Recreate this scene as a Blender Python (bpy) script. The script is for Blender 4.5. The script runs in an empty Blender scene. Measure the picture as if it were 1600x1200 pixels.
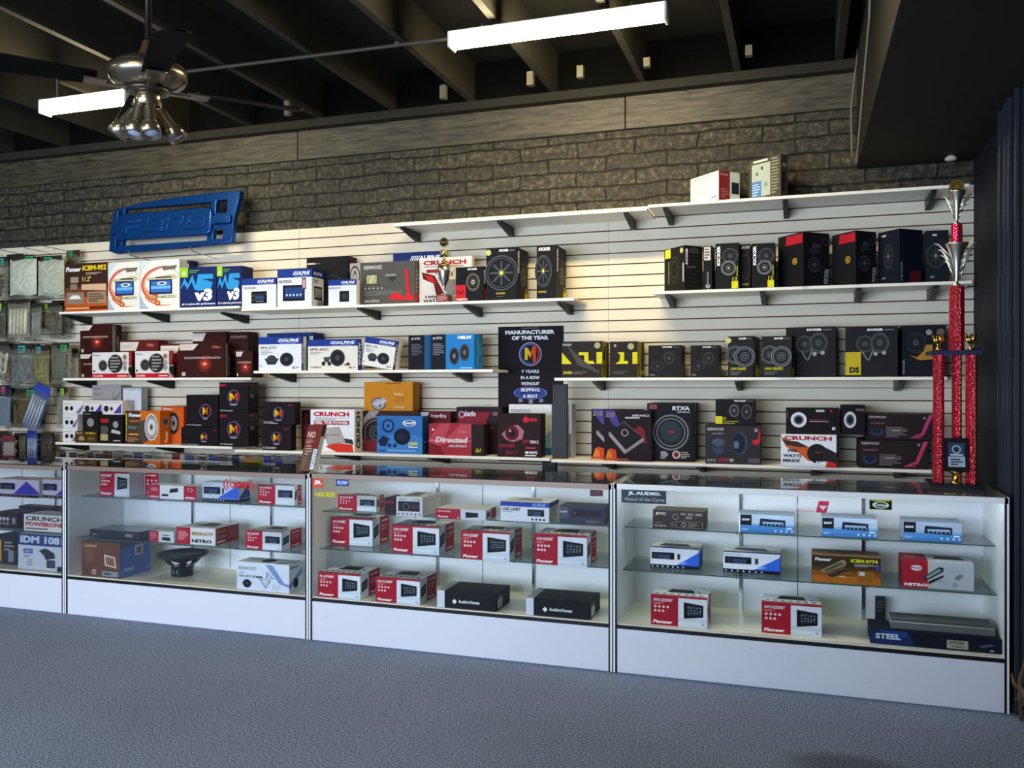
import bpy, bmesh, math, random
from mathutils import Vector, Matrix
random.seed(7)
SC = bpy.context.scene
COL = SC.collection
# ------------------------------------------------------------------ camera
F, CAMH, YAW = 1350.0, 1.487, math.radians(18.43)
SN, CN = math.sin(YAW), math.cos(YAW)
cam = bpy.data.cameras.new('camera'); camo = bpy.data.objects.new('camera', cam); COL.objects.link(camo)
cam.sensor_width = 36; cam.lens = F/1600*36; cam.clip_start = .05; cam.clip_end = 100
camo.location = (0, 0, CAMH); camo.rotation_euler = (math.pi/2, 0, YAW)
cam.shift_y = 3/1600.0
SC.camera = camo
# ------------------------------------------------------------------ exposure, sky, lights
SC.view_settings.view_transform = 'Standard'; SC.view_settings.look = 'None'
SC.view_settings.gamma = 1; SC.view_settings.exposure = .80
SC.view_settings.use_curve_mapping = False
W = bpy.data.worlds.new('world'); SC.world = W; W.use_nodes = True
W.node_tree.nodes['Background'].inputs[0].default_value = (.55, .68, 1, 1)
W.node_tree.nodes['Background'].inputs[1].default_value = .35
SC.cycles.max_bounces = 7; SC.cycles.transparent_max_bounces = 24; SC.cycles.sample_clamp_indirect = 4
def area(name, loc, rot, sx, sy, power, col):
    l = bpy.data.lights.new(name, 'AREA'); l.shape = 'RECTANGLE'; l.size = sx; l.size_y = sy
    l.energy = power; l.color = col
    o = bpy.data.objects.new(name, l); COL.objects.link(o); o.location = loc; o.rotation_euler = rot
    return o
# daylight through the shop window behind the photographer
area('window_daylight', (-4.2, -3.35, 1.45), (math.radians(90), 0, 0), 7.0, 2.3, 400, (.66, .80, 1.0))
# ------------------------------------------------------------------ materials
def lin(h):
    if not isinstance(h, str): return tuple(h)
    h = h.lstrip('#')
    if len(h) == 3: h = ''.join(c*2 for c in h)
    r = []
    for i in (0, 2, 4):
        c = int(h[i:i+2], 16)/255
        r.append(c/12.92 if c <= .04045 else ((c+.055)/1.055)**2.4)
    return tuple(r)
MATS = {}
def new_mat(name):
    m = bpy.data.materials.new(name); m.use_nodes = True
    nt = m.node_tree; b = nt.nodes['Principled BSDF']
    return m, nt, b
def M(col, rough=.5, metal=0, noise=.06, scale=40, spec=.3, bump=0):
    k = (col, rough, metal, noise, scale, spec, bump)
    if k in MATS: return MATS[k]
    m, nt, b = new_mat('finish_' + str(col).strip('#'))
    c = lin(col)
    b.inputs['Roughness'].default_value = rough; b.inputs['Metallic'].default_value = metal
    b.inputs['Specular IOR Level'].default_value = spec
    n = nt.nodes.new('ShaderNodeTexNoise'); n.inputs['Scale'].default_value = scale; n.inputs['Detail'].default_value = 3
    tc = nt.nodes.new('ShaderNodeTexCoord'); nt.links.new(tc.outputs['Object'], n.inputs['Vector'])
    mx = nt.nodes.new('ShaderNodeMix'); mx.data_type = 'RGBA'
    mx.inputs[6].default_value = (*[v*(1-noise) for v in c], 1); mx.inputs[7].default_value = (*[min(1, v*(1+noise)) for v in c], 1)
    nt.links.new(n.outputs['Fac'], mx.inputs[0]); nt.links.new(mx.outputs[2], b.inputs['Base Color'])
    if bump:
        bp = nt.nodes.new('ShaderNodeBump'); bp.inputs['Strength'].default_value = bump; bp.inputs['Distance'].default_value = .01
        nt.links.new(n.outputs['Fac'], bp.inputs['Height']); nt.links.new(bp.outputs['Normal'], b.inputs['Normal'])
    MATS[k] = m; return m
def emit(col, s):
    m = bpy.data.materials.new('lit_tube'); m.use_nodes = True; nt = m.node_tree
    for n in list(nt.nodes): nt.nodes.remove(n)
    e = nt.nodes.new('ShaderNodeEmission'); e.inputs[0].default_value = (*lin(col), 1); e.inputs[1].default_value = s
    o = nt.nodes.new('ShaderNodeOutputMaterial'); nt.links.new(e.outputs[0], o.inputs[0]); return m
def glass_mat(name, tint, refl=1.0):
    m = bpy.data.materials.new(name); m.use_nodes = True; nt = m.node_tree
    for n in list(nt.nodes): nt.nodes.remove(n)
    t = nt.nodes.new('ShaderNodeBsdfTransparent'); t.inputs[0].default_value = (*tint, 1)
    g = nt.nodes.new('ShaderNodeBsdfGlossy'); g.inputs['Roughness'].default_value = .015
    fr = nt.nodes.new('ShaderNodeFresnel'); fr.inputs[0].default_value = 1.5
    mu = nt.nodes.new('ShaderNodeMath'); mu.operation = 'MULTIPLY'; mu.inputs[1].default_value = refl
    mx = nt.nodes.new('ShaderNodeMixShader'); o = nt.nodes.new('ShaderNodeOutputMaterial')
    nt.links.new(fr.outputs[0], mu.inputs[0]); nt.links.new(mu.outputs[0], mx.inputs[0])
    nt.links.new(t.outputs[0], mx.inputs[1]); nt.links.new(g.outputs[0], mx.inputs[2]); nt.links.new(mx.outputs[0], o.inputs[0])
    return m
GLASS = glass_mat('clear_glass', (.985, .995, .99), .4)
GTOP = glass_mat('counter_glass', (.93, .97, .955), .95)
GSHELF = glass_mat('shelf_glass', (.90, .955, .935), .8)
# ------------------------------------------------------------------ object helpers
def tag(o, label=None, cat=None, group=None, kind=None):
    if label: o['label'] = label
    if cat: o['category'] = cat
    if group: o['group'] = group
    if kind: o['kind'] = kind
    return o
def empty(name, loc, label, cat, group=None, rz=0):
    o = bpy.data.objects.new(name, None); COL.objects.link(o); o.location = loc; o.rotation_euler = (0, 0, rz)
    o.empty_display_size = .05
    return tag(o, label, cat, group)
def link(name, bm, mats, parent=None, loc=None, smooth=False):
    me = bpy.data.meshes.new(name); bm.to_mesh(me); bm.free()
    if not isinstance(mats, (list, tuple)): mats = [mats]
    for m in mats: me.materials.append(m)
    if smooth:
        for p in me.polygons: p.use_smooth = True
    o = bpy.data.objects.new(name, me); COL.objects.link(o)
    if parent: o.parent = parent
    if loc: o.location = loc
    return o
def struct(name, bm, mats, **k):
    return tag(link(name, bm, mats, **k), kind='structure')
def bx(bm, x0, y0, z0, x1, y1, z1, mi=0, bev=0):
    vs = [bm.verts.new(p) for p in ((x0,y0,z0),(x1,y0,z0),(x1,y1,z0),(x0,y1,z0),(x0,y0,z1),(x1,y0,z1),(x1,y1,z1),(x0,y1,z1))]
    fs = []
    for f in ((3,2,1,0),(4,5,6,7),(0,1,5,4),(1,2,6,5),(2,3,7,6),(3,0,4,7)):
        fc = bm.faces.new([vs[i] for i in f]); fc.material_index = mi; fs.append(fc)
    if bev:
        es = list({e for f in fs for e in f.edges})
        r = bmesh.ops.bevel(bm, geom=es, offset=bev, segments=1, affect='EDGES')
        for f in r['faces']: f.material_index = mi
    return bm
def B(x0, y0, z0, x1, y1, z1, bev=0):
    return bx(bmesh.new(), x0, y0, z0, x1, y1, z1, 0, bev)
def lathe(bm, prof, n=24, mi=0, mat=None):
    rings = []
    for r, z in prof:
        rings.append([bm.verts.new((r*math.cos(2*math.pi*i/n), r*math.sin(2*math.pi*i/n), z)) for i in range(n)])
    new = [v for r in rings for v in r]
    for a, b in zip(rings, rings[1:]):
        for i in range(n):
            f = bm.faces.new((a[i], a[(i+1) % n], b[(i+1) % n], b[i])); f.material_index = mi
    for r, fl in ((rings[0], True), (rings[-1], False)):
        f = bm.faces.new(list(reversed(r)) if fl else r); f.material_index = mi
    if mat is not None: bmesh.ops.transform(bm, matrix=mat, verts=new)
    return bm
def tube(bm, pts, r, n=8, mi=0):
    pts = [Vector(p) for p in pts]; rings = []
    for i, p in enumerate(pts):
        d = (pts[min(i+1, len(pts)-1)] - pts[max(i-1, 0)]).normalized()
        up = Vector((0, 0, 1)) if abs(d.z) < .9 else Vector((1, 0, 0))
        a = d.cross(up).normalized(); b = d.cross(a)
        rr = r[i] if isinstance(r, (list, tuple)) else r
        rings.append([bm.verts.new(p + (a*math.cos(2*math.pi*k/n) + b*math.sin(2*math.pi*k/n))*rr) for k in range(n)])
    for a, b in zip(rings, rings[1:]):
        for i in range(n):
            f = bm.faces.new((a[i], b[i], b[(i+1) % n], a[(i+1) % n])); f.material_index = mi
    bm.faces.new(rings[0]).material_index = mi; bm.faces.new(list(reversed(rings[-1]))).material_index = mi
    return bm
def plate(splines, ext, bev=0, name='plate'):
    """2D outlines with holes -> thick mesh (bmesh) in the XY plane"""
    cu = bpy.data.curves.new(name, 'CURVE'); cu.dimensions = '2D'; cu.fill_mode = 'BOTH'
    cu.extrude = ext; cu.bevel_depth = bev; cu.bevel_resolution = 2
    for pts in splines:
        sp = cu.splines.new('POLY'); sp.points.add(len(pts)-1); sp.use_cyclic_u = True
        for i, p in enumerate(pts): sp.points[i].co = (p[0], p[1], 0, 1)
    o = bpy.data.objects.new(name, cu); COL.objects.link(o)
    dg = bpy.context.evaluated_depsgraph_get(); me = bpy.data.meshes.new_from_object(o.evaluated_get(dg))
    bm = bmesh.new(); bm.from_mesh(me)
    bpy.data.objects.remove(o); bpy.data.curves.remove(cu); bpy.data.meshes.remove(me)
    return bm
TXT = {}
def text_mesh(s, bold=.02):
    k = (s, bold)
    if k in TXT: return TXT[k]
    cu = bpy.data.curves.new('t', 'FONT'); cu.body = s; cu.resolution_u = 2; cu.offset = bold
    o = bpy.data.objects.new('t', cu); COL.objects.link(o)
    dg = bpy.context.evaluated_depsgraph_get(); me = bpy.data.meshes.new_from_object(o.evaluated_get(dg))
    vs = [(v.co.x, v.co.y) for v in me.vertices]; ps = [tuple(p.vertices) for p in me.polygons]
    bpy.data.objects.remove(o); bpy.data.curves.remove(cu); bpy.data.meshes.remove(me)
    x0 = min(v[0] for v in vs); x1 = max(v[0] for v in vs); y0 = min(v[1] for v in vs); y1 = max(v[1] for v in vs)
    vs = [((x-x0)/(x1-x0), (y-y0)/(y1-y0)) for x, y in vs]
    TXT[k] = (vs, ps, (x1-x0)/(y1-y0)); return TXT[k]
# printed artwork: ops in face-normalised coordinates
def R(x0, y0, x1, y1, c): return [('p', [(x0,y0),(x1,y0),(x1,y1),(x0,y1)], c)]
def P(pts, c): return [('p', pts, c)]
def C(cx, cy, r, c, sq=1): return [('c', cx, cy, r, sq, c)]
def O(cx, cy, r, th, c, sq=1): return [('o', cx, cy, r, th, sq, c)]
def T(s, x0, y0, x1, y1, c, sh=0, bold=.02, rot=0): return [('t', s, x0, y0, x1, y1, c, sh, bold, rot)]
def LN(x0, y0, x1, y1, n, c):
    out = []; h = (y1-y0)/(2*n-1) if n > 1 else (y1-y0)
    for i in range(n):
        w = (x1-x0)*(1 if i % 3 else .8) if i < n-1 else (x1-x0)*.6
        out += R(x0, y1-(2*i+1)*h, x0+w, y1-2*i*h, c)
    return out
def IC(x0, y, x1, n, r, c):
    out = []
    for i in range(n): out += C(x0+(x1-x0)*i/max(1, n-1), y, r, c)
    return out
def ARC(cx, cy, rx, ry, a0, a1, t0, t1, c, n=14):
    o = []; i_ = []
    for q in range(n+1):
        a = math.radians(a0+(a1-a0)*q/n); t = t0+(t1-t0)*q/n
        o.append((cx+rx*math.cos(a), cy+ry*math.sin(a))); i_.append((cx+(rx-t)*math.cos(a), cy+(ry-t)*math.sin(a)))
    return P(o+i_[::-1], c)
def SPK(cx, cy, r, sq=1, ring='#3a3d42', cone='#191b1e', cap='#5b6066', cc=None):
    a = C(cx, cy, r, ring, sq) + C(cx, cy, r*.9, '#0d0e10', sq) + O(cx, cy, r*.80, r*.07, ring, sq) + C(cx, cy, r*.66, cone, sq)
    a += O(cx, cy, r*.42, r*.04, ring, sq) + C(cx, cy, r*.24, cap, sq) + C(cx, cy, r*.12, cc or '#0d0e10', sq)
    return a
def WHEEL(cx, cy, r, sq=1, ring='#4b4f55', cc='#c9cc2a'):
    a = C(cx, cy, r, ring, sq) + C(cx, cy, r*.92, '#121315', sq) + O(cx, cy, r*.84, r*.05, ring, sq) + C(cx, cy, r*.70, '#17191b', sq)
    for i in range(8):
        t = i*math.pi/4
        a += [('sp', cx, cy, r*.22, r*.68, t, r*.05, sq, ring)]
    return a + C(cx, cy, r*.22, ring, sq) + C(cx, cy, r*.12, cc, sq)
def HU(x0, y0, x1, y1, disp='#27467a'):
    w, h = x1-x0, y1-y0
    a = R(x0, y0, x1, y1, '#0b0c0f') + R(x0+.02*w, y0+.72*h, x1-.02*w, y0+.8*h, '#34363a')
    a += R(x0+.30*w, y0+.32*h, x0+.82*w, y0+.66*h, disp) + C(x0+.16*w, y0+.45*h, h*.26, '#4a4d52') + C(x0+.16*w, y0+.45*h, h*.15, '#101114')
    for i in range(5): a += R(x0+(.32+.1*i)*w, y0+.12*h, x0+(.39+.1*i)*w, y0+.22*h, '#7b828b')
    return a
def DD(x0, y0, x1, y1, disp='#1d2b38'):
    """double-din screen seen at a slant"""
    w, h = x1-x0, y1-y0
    a = P([(x0, y0-.05*h), (x1, y0+.12*h), (x1, y1-.10*h), (x0, y1+.05*h)], '#0a0b0e')
    a += P([(x0+.16*w, y0+.14*h), (x1-.05*w, y0+.24*h), (x1-.05*w, y1-.2*h), (x0+.16*w, y1-.08*h)], disp)
    for j in range(3):
        for i in range(5): a += C(x0+(.25+.15*i)*w, y0+(.32+.2*j)*h+(.02*i*h if j == 0 else 0), h*.045, ('#8fa0ac', '#5f7f9a', '#b9a36a')[(i+j) % 3])
    return a
def art(bm, ops, w, h, fn, mats):
    """fn(x, y, off) -> local 3D point, x and y in metres on the face"""
    def mi(c):
        m = M(c, .55, 0, .04, 30, .12) if isinstance(c, str) else c
        if m not in mats: mats.append(m)
        return mats.index(m)
    off = .0005
    for op in ops:
        off += .00012; k = op[0]; i = mi(op[-1] if k not in 't' else op[6])
        def face(pts):
            try:
                f = bm.faces.new([bm.verts.new(fn(x, y, off)) for x, y in pts]); f.material_index = i
            except ValueError: pass
        if k == 'p': face([(x*w, y*h) for x, y in op[1]])
        elif k == 'c':
            _, cx, cy, r, sq, c = op; n = 10 if r*h < .012 else 20
            face([(cx*w + r*h*sq*math.cos(a), cy*h + r*h*math.sin(a)) for a in [2*math.pi*j/n for j in range(n)]])
        elif k == 'o':
            _, cx, cy, r, th, sq, c = op; n = 24
            vo = [bm.verts.new(fn(cx*w + r*h*sq*math.cos(a), cy*h + r*h*math.sin(a), off)) for a in [2*math.pi*j/n for j in range(n)]]
            vi = [bm.verts.new(fn(cx*w + (r-th)*h*sq*math.cos(a), cy*h + (r-th)*h*math.sin(a), off)) for a in [2*math.pi*j/n for j in range(n)]]
            for j in range(n):
                bm.faces.new((vo[j], vo[(j+1) % n], vi[(j+1) % n], vi[j])).material_index = i
        elif k == 'sp':
            _, cx, cy, r0, r1, t, hw, sq, c = op
            ca, sa = math.cos(t), math.sin(t)
            face([(cx*w + (r*ca - s*sa)*h*sq, cy*h + (r*sa + s*ca)*h) for r, s in ((r0, -hw), (r1, -hw), (r1, hw), (r0, hw))])
        elif k == 't':
            _, s, x0, y0, x1, y1, c, sh, bold, rot = op
            vs, ps, asp = text_mesh(s, bold)
            def mp(x, y):
                if rot: x, y = (1-y, x) if rot > 0 else (y, 1-x)
                return ((x0+(x1-x0)*x)*w + sh*y*(y1-y0)*h, (y0+(y1-y0)*y)*h)
            vv = [bm.verts.new(fn(*mp(x, y), off)) for x, y in vs]
            for p in ps:
                try: bm.faces.new([vv[q] for q in p]).material_index = i
                except ValueError: pass
YC = 4.43
def ku(u):
    t = (u-800)/F; return (-SN + t*CN)/(CN + t*SN)
def depth(u, y): return y/(CN + (u-800)/F*SN)
def zat(u, v, y): return CAMH + (603-v)*depth(u, y)/F
def along(x, y, u, dx, dy):
    k = ku(u); return (k*y-x)/(dx-k*dy)
def carton(name, label, cat, group, base, w, d, h, loc, yaw=0, Ff=None, Rf=None, Lf=None, Tf=None, roll=0, pitch=0, parent=None):
    bm = bmesh.new(); mats = [M(base, .55, 0, .05, 25, .12)]
    bx(bm, 0, 0, 0, w, d, h, 0, min(.0016, h*.05))
    # lid seam of the carton
    bx(bm, .004, d*.5-.0012, h-.0004, w-.004, d*.5+.0012, h+.0004, 0)
    if Ff: art(bm, Ff, w, h, lambda x, y, o: (x, -o, y), mats)
    if Rf: art(bm, Rf, d, h, lambda x, y, o: (w+o, x, y), mats)
    if Lf: art(bm, Lf, d, h, lambda x, y, o: (-o, d-x, y), mats)
    if Tf: art(bm, Tf, w, d, lambda x, y, o: (x, y, h+o+.0003), mats)
    o = link(name, bm, mats, parent); o.location = loc; o.rotation_euler = (pitch, roll, yaw)
    if not parent: tag(o, label, cat, group)
    return o
LOG = []
def pb(name, label, cat, base, uL, uR, vt, z, y=None, vb=None, d=.15, uS=None, yaw=0, dmax=None, group=None, h=None, **faces):
    """a carton whose front face spans the given picture columns, standing at height z with its near corner at depth y"""
    yaw = math.radians(yaw)
    if y is None:
        dd = (CAMH-z)*F/(vb-603); y = max(dd*(CN + (uL-800)/F*SN), YC+.018)
    x = ku(uL)*y
    w = along(x, y, uR, math.cos(yaw), math.sin(yaw))
    if uS:
        if uS > uR: d = along(x+w*math.cos(yaw), y+w*math.sin(yaw), uS, -math.sin(yaw), math.cos(yaw))
        else: d = along(x, y, uS, -math.sin(yaw), math.cos(yaw))
    if not 0 < d < 1.0: d = dmax or .15
    if dmax: d = min(d, dmax)
    if vb: d = min(d, YC+.478-y) if z > .3 else min(d, YC+.48-y)
    if h is None: h = zat(uL, vt, y) - z
    LOG.append((label, round(w, 3), round(d, 3), round(h, 3), round(y, 3)))
    return carton(name, label, cat, group, base, w, d, h, (x, y, z+.0006), yaw, **faces)
# ------------------------------------------------------------------ room shell
XL, XR, YB, YF, ZT = -9.6, .99, 5.80, -3.6, 3.78
def carpet():
    m, nt, b = new_mat('blue_carpet'); b.inputs['Roughness'].default_value = .95; b.inputs['Specular IOR Level'].default_value = .1
    tc = nt.nodes.new('ShaderNodeTexCoord')
    n1 = nt.nodes.new('ShaderNodeTexNoise'); n1.inputs['Scale'].default_value = 150; n1.inputs['Detail'].default_value = 3; n1.inputs['Roughness'].default_value = .8
    n2 = nt.nodes.new('ShaderNodeTexNoise'); n2.inputs['Scale'].default_value = 1.3; n2.inputs['Detail'].default_value = 4
    for n in (n1, n2): nt.links.new(tc.outputs['Object'], n.inputs['Vector'])
    r = nt.nodes.new('ShaderNodeValToRGB'); e = r.color_ramp.elements
    e[0].position = .39; e[0].color = (*lin('#343f58'), 1); e[1].position = .62; e[1].color = (*lin('#b4c2de'), 1)
    k = e.new(.5); k.color = (*lin('#6a7a9a'), 1)
    nt.links.new(n1.outputs['Fac'], r.inputs[0])
    r2 = nt.nodes.new('ShaderNodeMapRange'); r2.inputs[1].default_value = .3; r2.inputs[2].default_value = .7; r2.inputs[3].default_value = .88; r2.inputs[4].default_value = 1.06
    nt.links.new(n2.outputs['Fac'], r2.inputs[0])
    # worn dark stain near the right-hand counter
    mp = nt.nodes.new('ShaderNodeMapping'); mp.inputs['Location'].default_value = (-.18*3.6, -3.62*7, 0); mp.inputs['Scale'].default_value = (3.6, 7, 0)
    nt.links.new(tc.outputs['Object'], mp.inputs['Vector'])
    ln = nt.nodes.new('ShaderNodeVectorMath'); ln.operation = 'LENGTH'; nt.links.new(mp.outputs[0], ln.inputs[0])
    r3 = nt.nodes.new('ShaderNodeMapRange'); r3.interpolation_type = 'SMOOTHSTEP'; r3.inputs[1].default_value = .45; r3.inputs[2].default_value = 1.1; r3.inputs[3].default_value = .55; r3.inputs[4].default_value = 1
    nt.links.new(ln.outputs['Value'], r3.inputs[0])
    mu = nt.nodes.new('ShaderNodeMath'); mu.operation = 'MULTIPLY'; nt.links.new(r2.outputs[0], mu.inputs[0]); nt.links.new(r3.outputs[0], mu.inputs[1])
    mx = nt.nodes.new('ShaderNodeVectorMath'); mx.operation = 'SCALE'; nt.links.new(r.outputs[0], mx.inputs[0]); nt.links.new(mu.outputs[0], mx.inputs['Scale'])
    nt.links.new(mx.outputs[0], b.inputs['Base Color'])
    bp = nt.nodes.new('ShaderNodeBump'); bp.inputs['Strength'].default_value = .1; bp.inputs['Distance'].default_value = .001
    nt.links.new(n1.outputs['Fac'], bp.inputs['Height']); nt.links.new(bp.outputs[0], b.inputs['Normal'])
    return m
def brick():
    m, nt, b = new_mat('painted_block'); b.inputs['Roughness'].default_value = .42; b.inputs['Specular IOR Level'].default_value = .6
    tc = nt.nodes.new('ShaderNodeTexCoord'); sx = nt.nodes.new('ShaderNodeSeparateXYZ'); cb = nt.nodes.new('ShaderNodeCombineXYZ')
    nt.links.new(tc.outputs['Object'], sx.inputs[0]); nt.links.new(sx.outputs[0], cb.inputs[0]); nt.links.new(sx.outputs[2], cb.inputs[1])
    wn = nt.nodes.new('ShaderNodeTexNoise'); wn.inputs['Scale'].default_value = 5; wn.inputs['Detail'].default_value = 5
    nt.links.new(cb.outputs[0], wn.inputs['Vector'])
    wv = nt.nodes.new('ShaderNodeVectorMath'); wv.operation = 'MULTIPLY_ADD'; wv.inputs[1].default_value = (.05, .055, 0)
    nt.links.new(wn.outputs['Color'], wv.inputs[0]); nt.links.new(cb.outputs[0], wv.inputs[2])
    bt = nt.nodes.new('ShaderNodeTexBrick'); bt.inputs['Scale'].default_value = 1; bt.inputs['Brick Width'].default_value = .41; bt.inputs['Row Height'].default_value = .103
    bt.inputs['Mortar Size'].default_value = .007; bt.inputs['Mortar Smooth'].default_value = .6
    bt.inputs['Color1'].default_value = (.9, .9, .9, 1); bt.inputs['Color2'].default_value = (.55, .55, .55, 1); bt.inputs['Mortar'].default_value = (.12, .12, .12, 1)
    nt.links.new(wv.outputs[0], bt.inputs['Vector'])
    n = nt.nodes.new('ShaderNodeTexNoise'); n.inputs['Scale'].default_value = 26; n.inputs['Detail'].default_value = 8; n.inputs['Roughness'].default_value = .75
    nt.links.new(cb.outputs[0], n.inputs['Vector'])
    r = nt.nodes.new('ShaderNodeValToRGB'); e = r.color_ramp.elements
    e[0].position = .40; e[0].color = (*lin('#100e09'), 1); e[1].position = .64; e[1].color = (*lin('#7d7452'), 1)
    k = e.new(.52); k.color = (*lin('#3f3a27'), 1)
    nt.links.new(n.outputs['Fac'], r.inputs[0])
    mx = nt.nodes.new('ShaderNodeMix'); mx.data_type = 'RGBA'; mx.blend_type = 'MULTIPLY'; mx.inputs[0].default_value = 1
    nt.links.new(r.outputs[0], mx.inputs[6]); nt.links.new(bt.outputs['Color'], mx.inputs[7])
    nt.links.new(mx.outputs[2], b.inputs['Base Color'])
    ad = nt.nodes.new('ShaderNodeMath'); ad.operation = 'MULTIPLY_ADD'; ad.inputs[1].default_value = .35
    iv = nt.nodes.new('ShaderNodeMath'); iv.operation = 'SUBTRACT'; iv.inputs[0].default_value = 1; nt.links.new(bt.outputs['Fac'], iv.inputs[1])
    nt.links.new(n.outputs['Fac'], ad.inputs[0]); nt.links.new(iv.outputs[0], ad.inputs[2])
    bp = nt.nodes.new('ShaderNodeBump'); bp.inputs['Strength'].default_value = 1; bp.inputs['Distance'].default_value = .035
    nt.links.new(ad.outputs[0], bp.inputs['Height']); nt.links.new(bp.outputs[0], b.inputs['Normal'])
    return m
DARK = M('#24231c', .8, 0, .25, 6)
NAVY = M('#151823', .7, 0, .25, 5)
BLACK = M('#0b0b0d', .45)
WHITE = M('#f3f1ea', .4, 0, .02, 8)
struct('floor', B(XL, YF, -.1, XR+.1, YB+.1, 0), carpet())
struct('ceiling', B(XL, YF, ZT, XR+.1, YB+.1, ZT+.1), M('#171815', .85, 0, .3, 4))
struct('wall_back', B(XL, YB, 0, XR+.1, YB+.2, ZT), brick())
struct('wall_left', B(XL-.15, YF, 0, XL, YB, ZT), DARK)
struct('wall_right', B(XR, YF, 0, XR+.15, YB, ZT), NAVY)
bm = B(XL, YF-.15, 0, XR, YF, .3); bx(bm, XL, YF-.15, 2.6, XR, YF, ZT); bx(bm, -.5, YF-.15, .3, XR, YF, 2.6); bx(bm, XL, YF-.15, .3, -7.9, YF, 2.6)
struct('wall_front', bm, DARK)
struct('wall_added_shade', B(-1.3, .9, 0, XR-.001, 1.02, .80), M('#8a8780', .6))  # unseen low wall, added to shade the lower right
wf = bmesh.new()
for x in (-7.9, -6.05, -4.2, -2.35, -.56): bx(wf, x, YF-.1, .3, x+.06, YF-.04, 2.6)
bx(wf, -7.9, YF-.1, .3, -.5, YF-.04, .36); bx(wf, -7.9, YF-.1, 2.54, -.5, YF-.04, 2.6)
struct('window_1', wf, M('#8b8f94', .4, .6))
# concrete bond beam, smoother, above the blocks
def concrete():
    m, nt, b = new_mat('painted_concrete'); b.inputs['Roughness'].default_value = .5
    tc = nt.nodes.new('ShaderNodeTexCoord'); mp = nt.nodes.new('ShaderNodeMapping'); mp.inputs['Scale'].default_value = (1.2, 1, 9)
    n = nt.nodes.new('ShaderNodeTexNoise'); n.inputs['Scale'].default_value = 4; n.inputs['Detail'].default_value = 9; n.inputs['Roughness'].default_value = .7
    nt.links.new(tc.outputs['Object'], mp.inputs[0]); nt.links.new(mp.outputs[0], n.inputs['Vector'])
    r = nt.nodes.new('ShaderNodeValToRGB'); e = r.color_ramp.elements
    e[0].position = .35; e[0].color = (*lin('#17140d'), 1); e[1].position = .7; e[1].color = (*lin('#5a543e'), 1)
    nt.links.new(n.outputs['Fac'], r.inputs[0]); nt.links.new(r.outputs[0], b.inputs['Base Color'])
    bp = nt.nodes.new('ShaderNodeBump'); bp.inputs['Strength'].default_value = .4; bp.inputs['Distance'].default_value = .01
    nt.links.new(n.outputs['Fac'], bp.inputs['Height']); nt.links.new(bp.outputs[0], b.inputs['Normal']); return m
CONC = concrete(); bm = bmesh.new()
for x0, x1 in ((XL, -3.66), (-3.655, -1.12), (-1.115, XR)): bx(bm, x0, 5.77, 3.22, x1, YB, 3.44, 0, .004)
struct('trim_1', bm, CONC)
# ledger board and joists
struct('trim_2', B(XL, 5.70, 3.44, XR, YB, 3.50), M('#25231b', .8, 0, .3, 8))
struct('trim_0', B(XL, 5.74, 3.50, XR, YB, ZT), M('#0b0b09', .95, 0, .3, 8, .05))  # dark board added to make the joist bays read black
JOIST = M('#2e2d25', .8, 0, .3, 9); n = 3
x = -1.6 + .61*4
while x > XL:
    struct('trim_%d' % n, B(x-.022, YF, 3.50, x+.022, 5.739, ZT-.001), JOIST); n += 1
    x -= .61
# short bridging blocks nailed beside the joists
BR = M('#5c5a4c', .8, 0, .3, 9)
for u, v0, v1, y in ((450, 165, 181, 5.3), (693, 138, 155, 5.35), (829, 118, 134, 5.3), (907, 105, 122, 5.3), (1011, 80, 105, 5.3), (1170, 50, 88, 5.3)):
    xx = ku(u)*y; z0 = zat(u, v1, y)
    struct('trim_%d' % n, B(xx-.02, y-.02, z0, xx+.02, y+.02, 3.50), BR); n += 1
# dropped duct casing in the right-hand corner
struct('trim_%d' % n, B(.335, YF, 2.84, XR-.001, YB-.001, ZT-.001), M('#1c1913', .75, 0, .25, 3)); n += 1
# moulded metal frame on the side wall
FR = M('#2b2f38', .4, .3, .1, 10)
bm = bmesh.new(); bx(bm, XR-.045, 4.30, 0, XR-.0005, 4.80, 2.84)
for y in (4.76, 4.64, 4.56, 4.42): bx(bm, XR-.07, y, 0, XR-.045, y+.03, 2.84, 0, .006)
struct('trim_%d' % n, bm, FR); n += 1
# conduit run from light to light
d = empty('conduit', (0, 0, 0), 'thin dark metal conduit running under the joists towards the long ceiling light', 'conduit')
link('pipe', tube(bmesh.new(), [(-3.9, 4.55, 3.484), (-1.93, 4.60, 3.484)], .011), M('#4a463e', .6, .3), d)
link('strap', tube(bmesh.new(), [(-2.24, 4.59, 3.478), (-2.24, 4.59, 3.5)], .016), M('#6b665a', .5, .5), d)
# hanging wire near the casing
w_ = tube(bmesh.new(), [(.32, 4.3, 3.77), (.325, 4.6, 3.3), (.33, 5.6, 2.9), (.33, 5.7, 2.86)], .006)
tag(link('ceiling_wire', w_, M('#8a8474', .6)), 'thin pale wire sagging along the edge of the dark ceiling casing', 'wire')
w_ = tube(bmesh.new(), [(.36, 5.7, 3.76), (.30, 5.71, 3.2), (.305, 5.72, 2.9)], .007)
tag(link('ceiling_wire', w_, M('#6a6558', .6)), 'straight dark wire hanging down beside the casing at the back wall', 'wire')
kb = lathe(bmesh.new(), [(.012, 0), (.03, .004), (.034, .016), (.02, .03), (.012, .034)], 20, 0, Matrix.Translation((.84, 5.62, 2.806)))
tag(link('smoke_alarm', kb, M('#cfcabb', .4), smooth=True), 'small round pale fitting under the dark ceiling casing', 'smoke alarm')
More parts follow.
